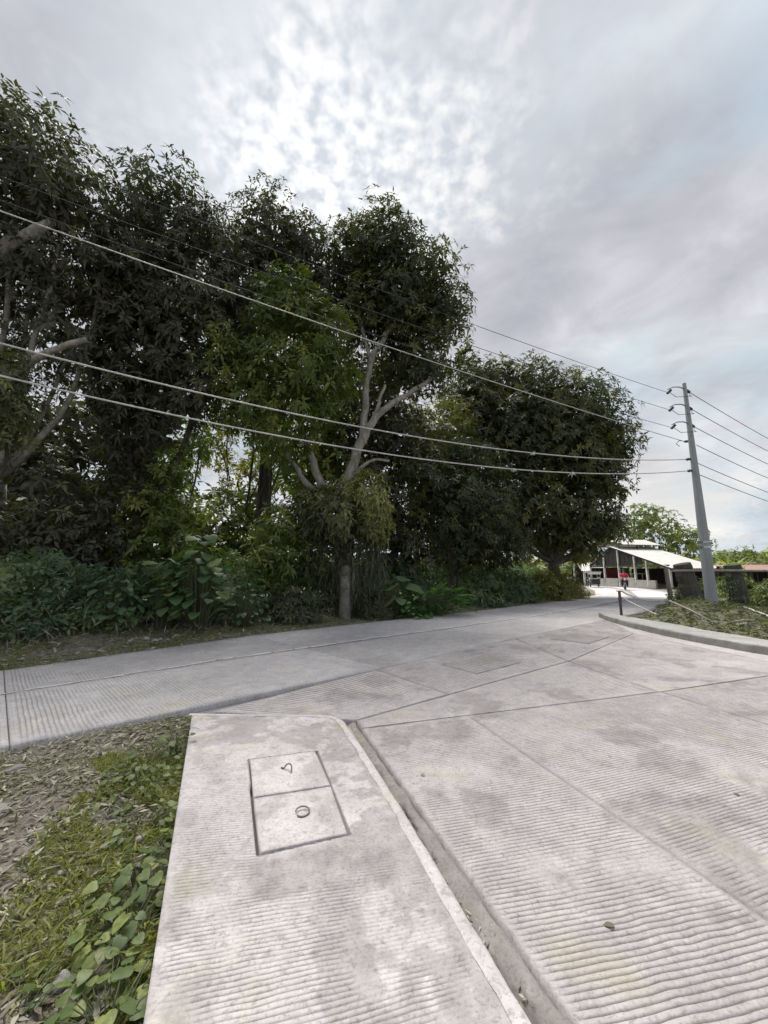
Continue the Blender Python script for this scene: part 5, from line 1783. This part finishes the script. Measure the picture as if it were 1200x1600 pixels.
# --- trees and banana plants beyond the huts
FAR = [((42, 60), [(39.0, 59, 8.2, 3.0), (42.5, 59, 7.6, 3.4), (46.0, 59, 6.0, 3.0), (40.5, 59, 10.2, 2.2), (37.5, 59, 5.6, 2.6), (48.5, 59, 6.4, 1.8)], 'airy light green tree rising behind the open hut', 'far'),
       ((30, 66), [(28.0, 66, 6.5, 3.5), (33.0, 66, 7.5, 3.6), (24.0, 66, 5.5, 3.4)], 'mid green tree beyond the small shed', 'mango'),
       ((54, 62), [(52, 60, 2.6, 2.4), (55.5, 60, 3.2, 2.4), (58.5, 60, 2.8, 2.2)], 'low bushy tree on the horizon right of the utility pole', 'far')]
for i, (b, lb, lab, mt) in enumerate(FAR):
    tree('distant_tree', b, lab, lb, [], M[mt], M['barkdark'], dens=1.1, core=0.8, nl=8, ln=0.5, wd=0.2, seed=50 + i, trunk_r=0.22, group='trees beyond the huts', tint=(0.0, 1.0))
banm = leaf_variants('blade', M['far'], [0.3, 0.7, 1.0])
for i, (x, y, h, lab) in enumerate([(33.5, 39.5, 2.2, 'banana plant just right of the utility pole, beyond the rusty roof'), (36.5, 40.5, 2.6, 'banana plant in the middle of the row beyond the rusty roof'), (39.5, 41, 2.3, 'rightmost banana plant beyond the rusty roof'), (31.6, 41, 2.4, 'banana plant left of the utility pole behind the pale roof')]):
    L = []
    for k in range(13):
        a = k * 2.4
        L.append((Vector((math.cos(a) * 0.15, math.sin(a) * 0.15, h * random.uniform(0.5, 0.8))), (math.cos(a), math.sin(a), random.uniform(0.2, 1.3)), random.uniform(1.5, 2.1), random.uniform(-.3, .3)))
    leaf_plant('banana_plant', (x, y, gz(x, y)), lab, L, 'banana plant', 'banana plants beyond the sheds', banm)
small_bush('back_shrub', 21.5, 23.6, 1.3, 0.9, 1.25, M['far'], 'pale green bush in front of the rusty roof', 63, 420, 0.26, 0.09)
small_bush('back_shrub', 30.5, 33.5, 1.6, 1.2, 2.4, M['far'], 'yellow-green bush behind the rusty roof', 61, 500, 0.34, 0.13)
small_bush('back_shrub', 34.5, 35.0, 1.8, 1.3, 2.7, M['vine'], 'brownish bush behind the rusty roof near the right edge', 62, 500, 0.34, 0.13)


def far_wood():
    n = 5200
    az = rng.uniform(R(-75), R(75), n)
    dist = rng.uniform(85, 150, n)
    x, y = np.sin(az) * dist, np.cos(az) * dist
    hh = 3.2 + 3.0 * NZ.fbm(az * 9, az * 0 + 3, 3)
    z = rng.random(n) ** 0.8 * hh
    P = np.stack([x, y, z], 1)
    A = rng.normal(0, .5, (n, 3)) + np.array([[0, -0.4, 0.7]])
    o = foliage('distant_wood', [whorls(P, A, 8, 1.5, 0.8, 0.6, rng.random(n))], M['far'], None)
    tag(o, 'low distant wood closing the horizon', 'wood', kind='stuff')


far_wood()


# ------------------------------------------------------------------ motorcycle with rider, parked tricycle
def wheel(e, c, r, w, name='wheel'):
    o = MB()
    pts = [Vector((math.cos(i * math.pi / 12) * r, 0, math.sin(i * math.pi / 12) * r)) + Vector(c) for i in range(25)]
    o.tube(pts, w / 2, 8, False)
    wl_ = o.build(name, M['black'], e, True)
    q = MB()
    for k in range(6):
        a = k * math.pi / 3
        q.bar(c, Vector(c) + Vector((math.cos(a) * r * .95, 0, math.sin(a) * r * .95)), 0.02, 0.03)
    q.tube([Vector(c) + Vector((0, -0.06, 0)), Vector(c) + Vector((0, 0.06, 0))], 0.05, 10)
    q.build('spokes', M['chrome'], wl_)


def motorcycle(loc, rz, label):
    e = empty('motorcycle', loc, rz)
    tag(e, label, 'motorcycle')
    wheel(e, (0.62, 0, 0.29), 0.25, 0.09)
    wheel(e, (-0.60, 0, 0.29), 0.25, 0.10)
    MB().tube([(0.60, 0.0, 0.80), (0.45, 0, 0.60), (0.1, 0, 0.42), (-0.25, 0, 0.55), (-0.75, 0, 0.72)], [0.07, 0.10, 0.11, 0.15, 0.05], 8).build('body', M['black'], e, True)
    MB().tube([(0.25, 0, 0.62), (-0.1, 0, 0.74), (-0.45, 0, 0.78), (-0.72, 0, 0.80)], [0.06, 0.13, 0.13, 0.07], 8).build('seat', M['black'], e, True)
    MB().tube([(0.44, 0, 1.0), (0.62, 0.05, 0.29)], 0.03, 6).tube([(0.44, 0, 1.0), (0.62, -0.05, 0.29)], 0.03, 6).build('fork', M['chrome'], e)
    MB().tube([(0.36, 0.34, 1.05), (0.44, 0.15, 1.02), (0.44, -0.15, 1.02), (0.36, -0.34, 1.05)], 0.018, 6).build('handlebar', M['chrome'], e)
    MB().tube([(0.50, 0, 0.92), (0.60, 0, 0.92), (0.63, 0, 0.92)], [0.06, 0.09, 0.08], 10).build('headlight', M['whitepaint'], e)
    MB().box((-0.80, 0, 0.78), (0.06, 0.14, 0.08)).build('tail_light', M['redpaint'], e)
    return e


def skin_body(name, verts, edges, rads, mat, parent, root):
    me = bpy.data.meshes.new(name)
    me.from_pydata(verts, edges, [])
    o = link(name, me, mat, parent)
    md = o.modifiers.new('skin', 'SKIN')
    for i, sv in enumerate(me.skin_vertices[0].data):
        sv.radius = (rads[i], rads[i])
        sv.use_root = (i == root)
    md.use_smooth_shade = True
    sb = o.modifiers.new('sub', 'SUBSURF')
    sb.levels = 1
    sb.render_levels = 1
    dg = bpy.context.evaluated_depsgraph_get()
    me2 = bpy.data.meshes.new_from_object(o.evaluated_get(dg))
    o.modifiers.clear()
    o.data = me2
    if not me2.materials: me2.materials.append(mat)
    return o


def rider(loc, rz):
    e = empty('person', loc, rz)
    tag(e, 'person in red shirt and dark trousers riding the motorcycle at the bend', 'person')
    v = [(-0.22, 0, 0.84), (-0.20, 0, 1.05), (-0.14, 0, 1.28), (-0.11, 0, 1.40), (-0.08, 0, 1.50), (-0.06, 0, 1.60), (-0.04, 0, 1.70)]
    ed = [(i, i + 1) for i in range(6)]
    r = [0.15, 0.14, 0.16, 0.09, 0.055, 0.095, 0.085]
    for s in (1, -1):
        b = len(v)
        v += [(-0.12, s * 0.19, 1.36), (-0.02, s * 0.32, 1.16), (0.22, s * 0.33, 1.06), (0.33, s * 0.32, 1.07)]
        r += [0.065, 0.05, 0.04, 0.042]
        ed += [(2, b), (b, b + 1), (b + 1, b + 2), (b + 2, b + 3)]
        for k in range(4):
            f = len(v)
            v += [(0.37, s * (0.29 + 0.02 * k), 1.075), (0.395, s * (0.29 + 0.02 * k), 1.05)]
            r += [0.011, 0.009]
            ed += [(b + 3, f), (f, f + 1)]
        f = len(v)
        v += [(0.35, s * 0.27, 1.05), (0.375, s * 0.265, 1.035)]
        r += [0.012, 0.01]
        ed += [(b + 3, f), (f, f + 1)]
        b = len(v)
        v += [(-0.18, s * 0.12, 0.82), (0.20, s * 0.20, 0.76), (0.06, s * 0.20, 0.36), (0.10, s * 0.20, 0.28), (0.22, s * 0.21, 0.26)]
        r += [0.10, 0.07, 0.05, 0.05, 0.04]
        ed += [(0, b), (b, b + 1), (b + 1, b + 2), (b + 2, b + 3), (b + 3, b + 4)]
    body = skin_body('body', v, ed, r, M['skin'], e, 0)
    # shirt, trousers and hair are shells over that body
    MB().tube([(-0.22, 0, 0.82), (-0.20, 0, 1.05), (-0.14, 0, 1.28), (-0.12, 0, 1.38), (-0.10, 0, 1.42)], [0.19, 0.18, 0.205, 0.15, 0.075], 12).tube([(-0.13, 0.12, 1.36), (-0.10, 0.22, 1.32), (-0.02, 0.31, 1.17)], [0.10, 0.095, 0.075], 9).tube([(-0.13, -0.12, 1.36), (-0.10, -0.22, 1.32), (-0.02, -0.31, 1.17)], [0.10, 0.095, 0.075], 9).build('shirt', M['redcloth'], e, True)
    mb = MB()
    for s in (1, -1):
        mb.tube([(-0.24, s * 0.06, 0.86), (-0.16, s * 0.12, 0.82), (0.20, s * 0.20, 0.77), (0.21, s * 0.20, 0.70), (0.07, s * 0.20, 0.36)], [0.13, 0.13, 0.095, 0.09, 0.07], 9)
    mb.build('trousers', M['trouser'], e, True)
    MB().tube([(-0.09, 0, 1.58), (-0.08, 0, 1.66), (-0.05, 0, 1.74), (-0.03, 0, 1.79)], [0.075, 0.105, 0.095, 0.03], 10).build('hair', M['hair'], e, True)
    return e


gz0 = 0.012
motorcycle((21.2, 34.4, gz0), R(242), 'dark motorcycle ridden along the road at the bend')
rider((21.2, 34.4, gz0), R(242))


def tricycle():
    x, y = 21.3, 40.6
    e = empty('tricycle', (x, y, gz0), R(252))
    tag(e, 'white-roofed motor tricycle at the bend, half hidden by the yellowish shrub', 'tricycle')
    wheel(e, (0.75, 0, 0.28), 0.24, 0.09)
    wheel(e, (-0.55, 0, 0.28), 0.24, 0.10)
    wheel(e, (-0.30, 0.95, 0.26), 0.22, 0.09)
    MB().tube([(0.55, 0, 0.75), (0.1, 0, 0.5), (-0.3, 0, 0.62), (-0.7, 0, 0.72)], [0.08, 0.11, 0.14, 0.06], 8).build('body', M['black'], e, True)
    sc = MB()
    sc.box((-0.15, 0.62, 0.55), (1.4, 0.72, 0.5))
    sc.build('sidecar', M['black'], e, bevel=0.06)
    MB().box((-0.15, 0.98, 0.75), (1.2, 0.03, 0.55)).build('side_panel', M['whitepaint'], e, bevel=0.01)
    MB().box((-0.1, 0.45, 1.52), (1.9, 1.3, 0.06)).box((0.72, 0.45, 1.40), (0.06, 1.2, 0.22)).build('roof', M['whitepaint'], e, bevel=0.012)
    for (px, py) in ((0.6, 0.98), (-0.8, 0.98), (-0.8, -0.1), (0.6, 0.2)):
        MB().tube([(px, py, 0.7), (px, py, 1.5)], 0.02, 6).build('roof_post', M['chrome'], e)
    MB().tube([(0.5, 0.34, 1.0), (0.56, 0, 0.98), (0.5, -0.34, 1.0)], 0.018, 6).build('handlebar', M['chrome'], e)
    MB().tube([(0.58, 0, 0.95), (0.70, 0, 0.28)], 0.035, 6).build('fork', M['chrome'], e)
    MB().tube([(0.60, 0, 0.85), (0.68, 0, 0.85), (0.71, 0, 0.85)], [0.06, 0.09, 0.08], 10).build('headlight', M['whitepaint'], e)


tricycle()

def edge_litter():
    n = 420
    t = rng.random(n)
    g = np.stack([-0.40 + 2.4 * t, 4.30 - 6.8 * t], 1) + np.stack([rng.normal(0.02, 0.03, n), rng.normal(0, 0.05, n)], 1)
    zg = np.full(n, -0.008)
    m = 700
    s = rng.uniform(-4, 26, m)
    f = np.interp(s, S_, F_) - np.abs(rng.normal(0, 0.22, m))
    q = 1 / math.sqrt(2)
    e = np.stack([(s - f) * q, (s + f) * q], 1)
    xy = np.concatenate([g, e])
    z = np.concatenate([zg, np.full(m, 0.008)])
    n = len(xy)
    k = np.concatenate([np.full(420, 0.45), np.full(m, 1.0)])
    d = np.stack([rng.normal(0, 1, n), rng.normal(0, 1, n), rng.normal(0.05, .12, n)], 1)
    o = foliage('edge_litter', [leaf_arrays(np.column_stack([xy, z]), d, np.tile([[0, 0, 1.0]], (n, 1)) + rng.normal(0, .2, (n, 3)), rng.uniform(.03, .12, n) * k, rng.uniform(.008, .03, n) * k, np.zeros(n), rng.random(n))], M['dry'], None)
    tag(o, 'bits of dry leaf blown against the gutter and the far road edge', 'leaf litter', kind='stuff')


edge_litter()

# a few dead leaves blown onto the concrete, each one to itself
dl = leaf_variants('ovate', M['dry'], [0.05, 0.2, 0.5])
for i, (x, y, lab) in enumerate([(1.05, 2.02, 'single curled brown leaf on the grooved road'), (2.55, 3.05, 'dark dead leaf far out on the grooved road slab'), (0.30, 3.35, 'dead leaf near the gutter on the grooved road')]):
    o = link('dead_leaf', dl[i % 3])
    o.location = (x, y, 0.006)
    s = 0.045
    o.scale = (s, s, s)
    o.rotation_euler = (R(4), R(3), random.uniform(0, 6))
    tag(o, lab, 'leaf', 'dead leaves on the road')
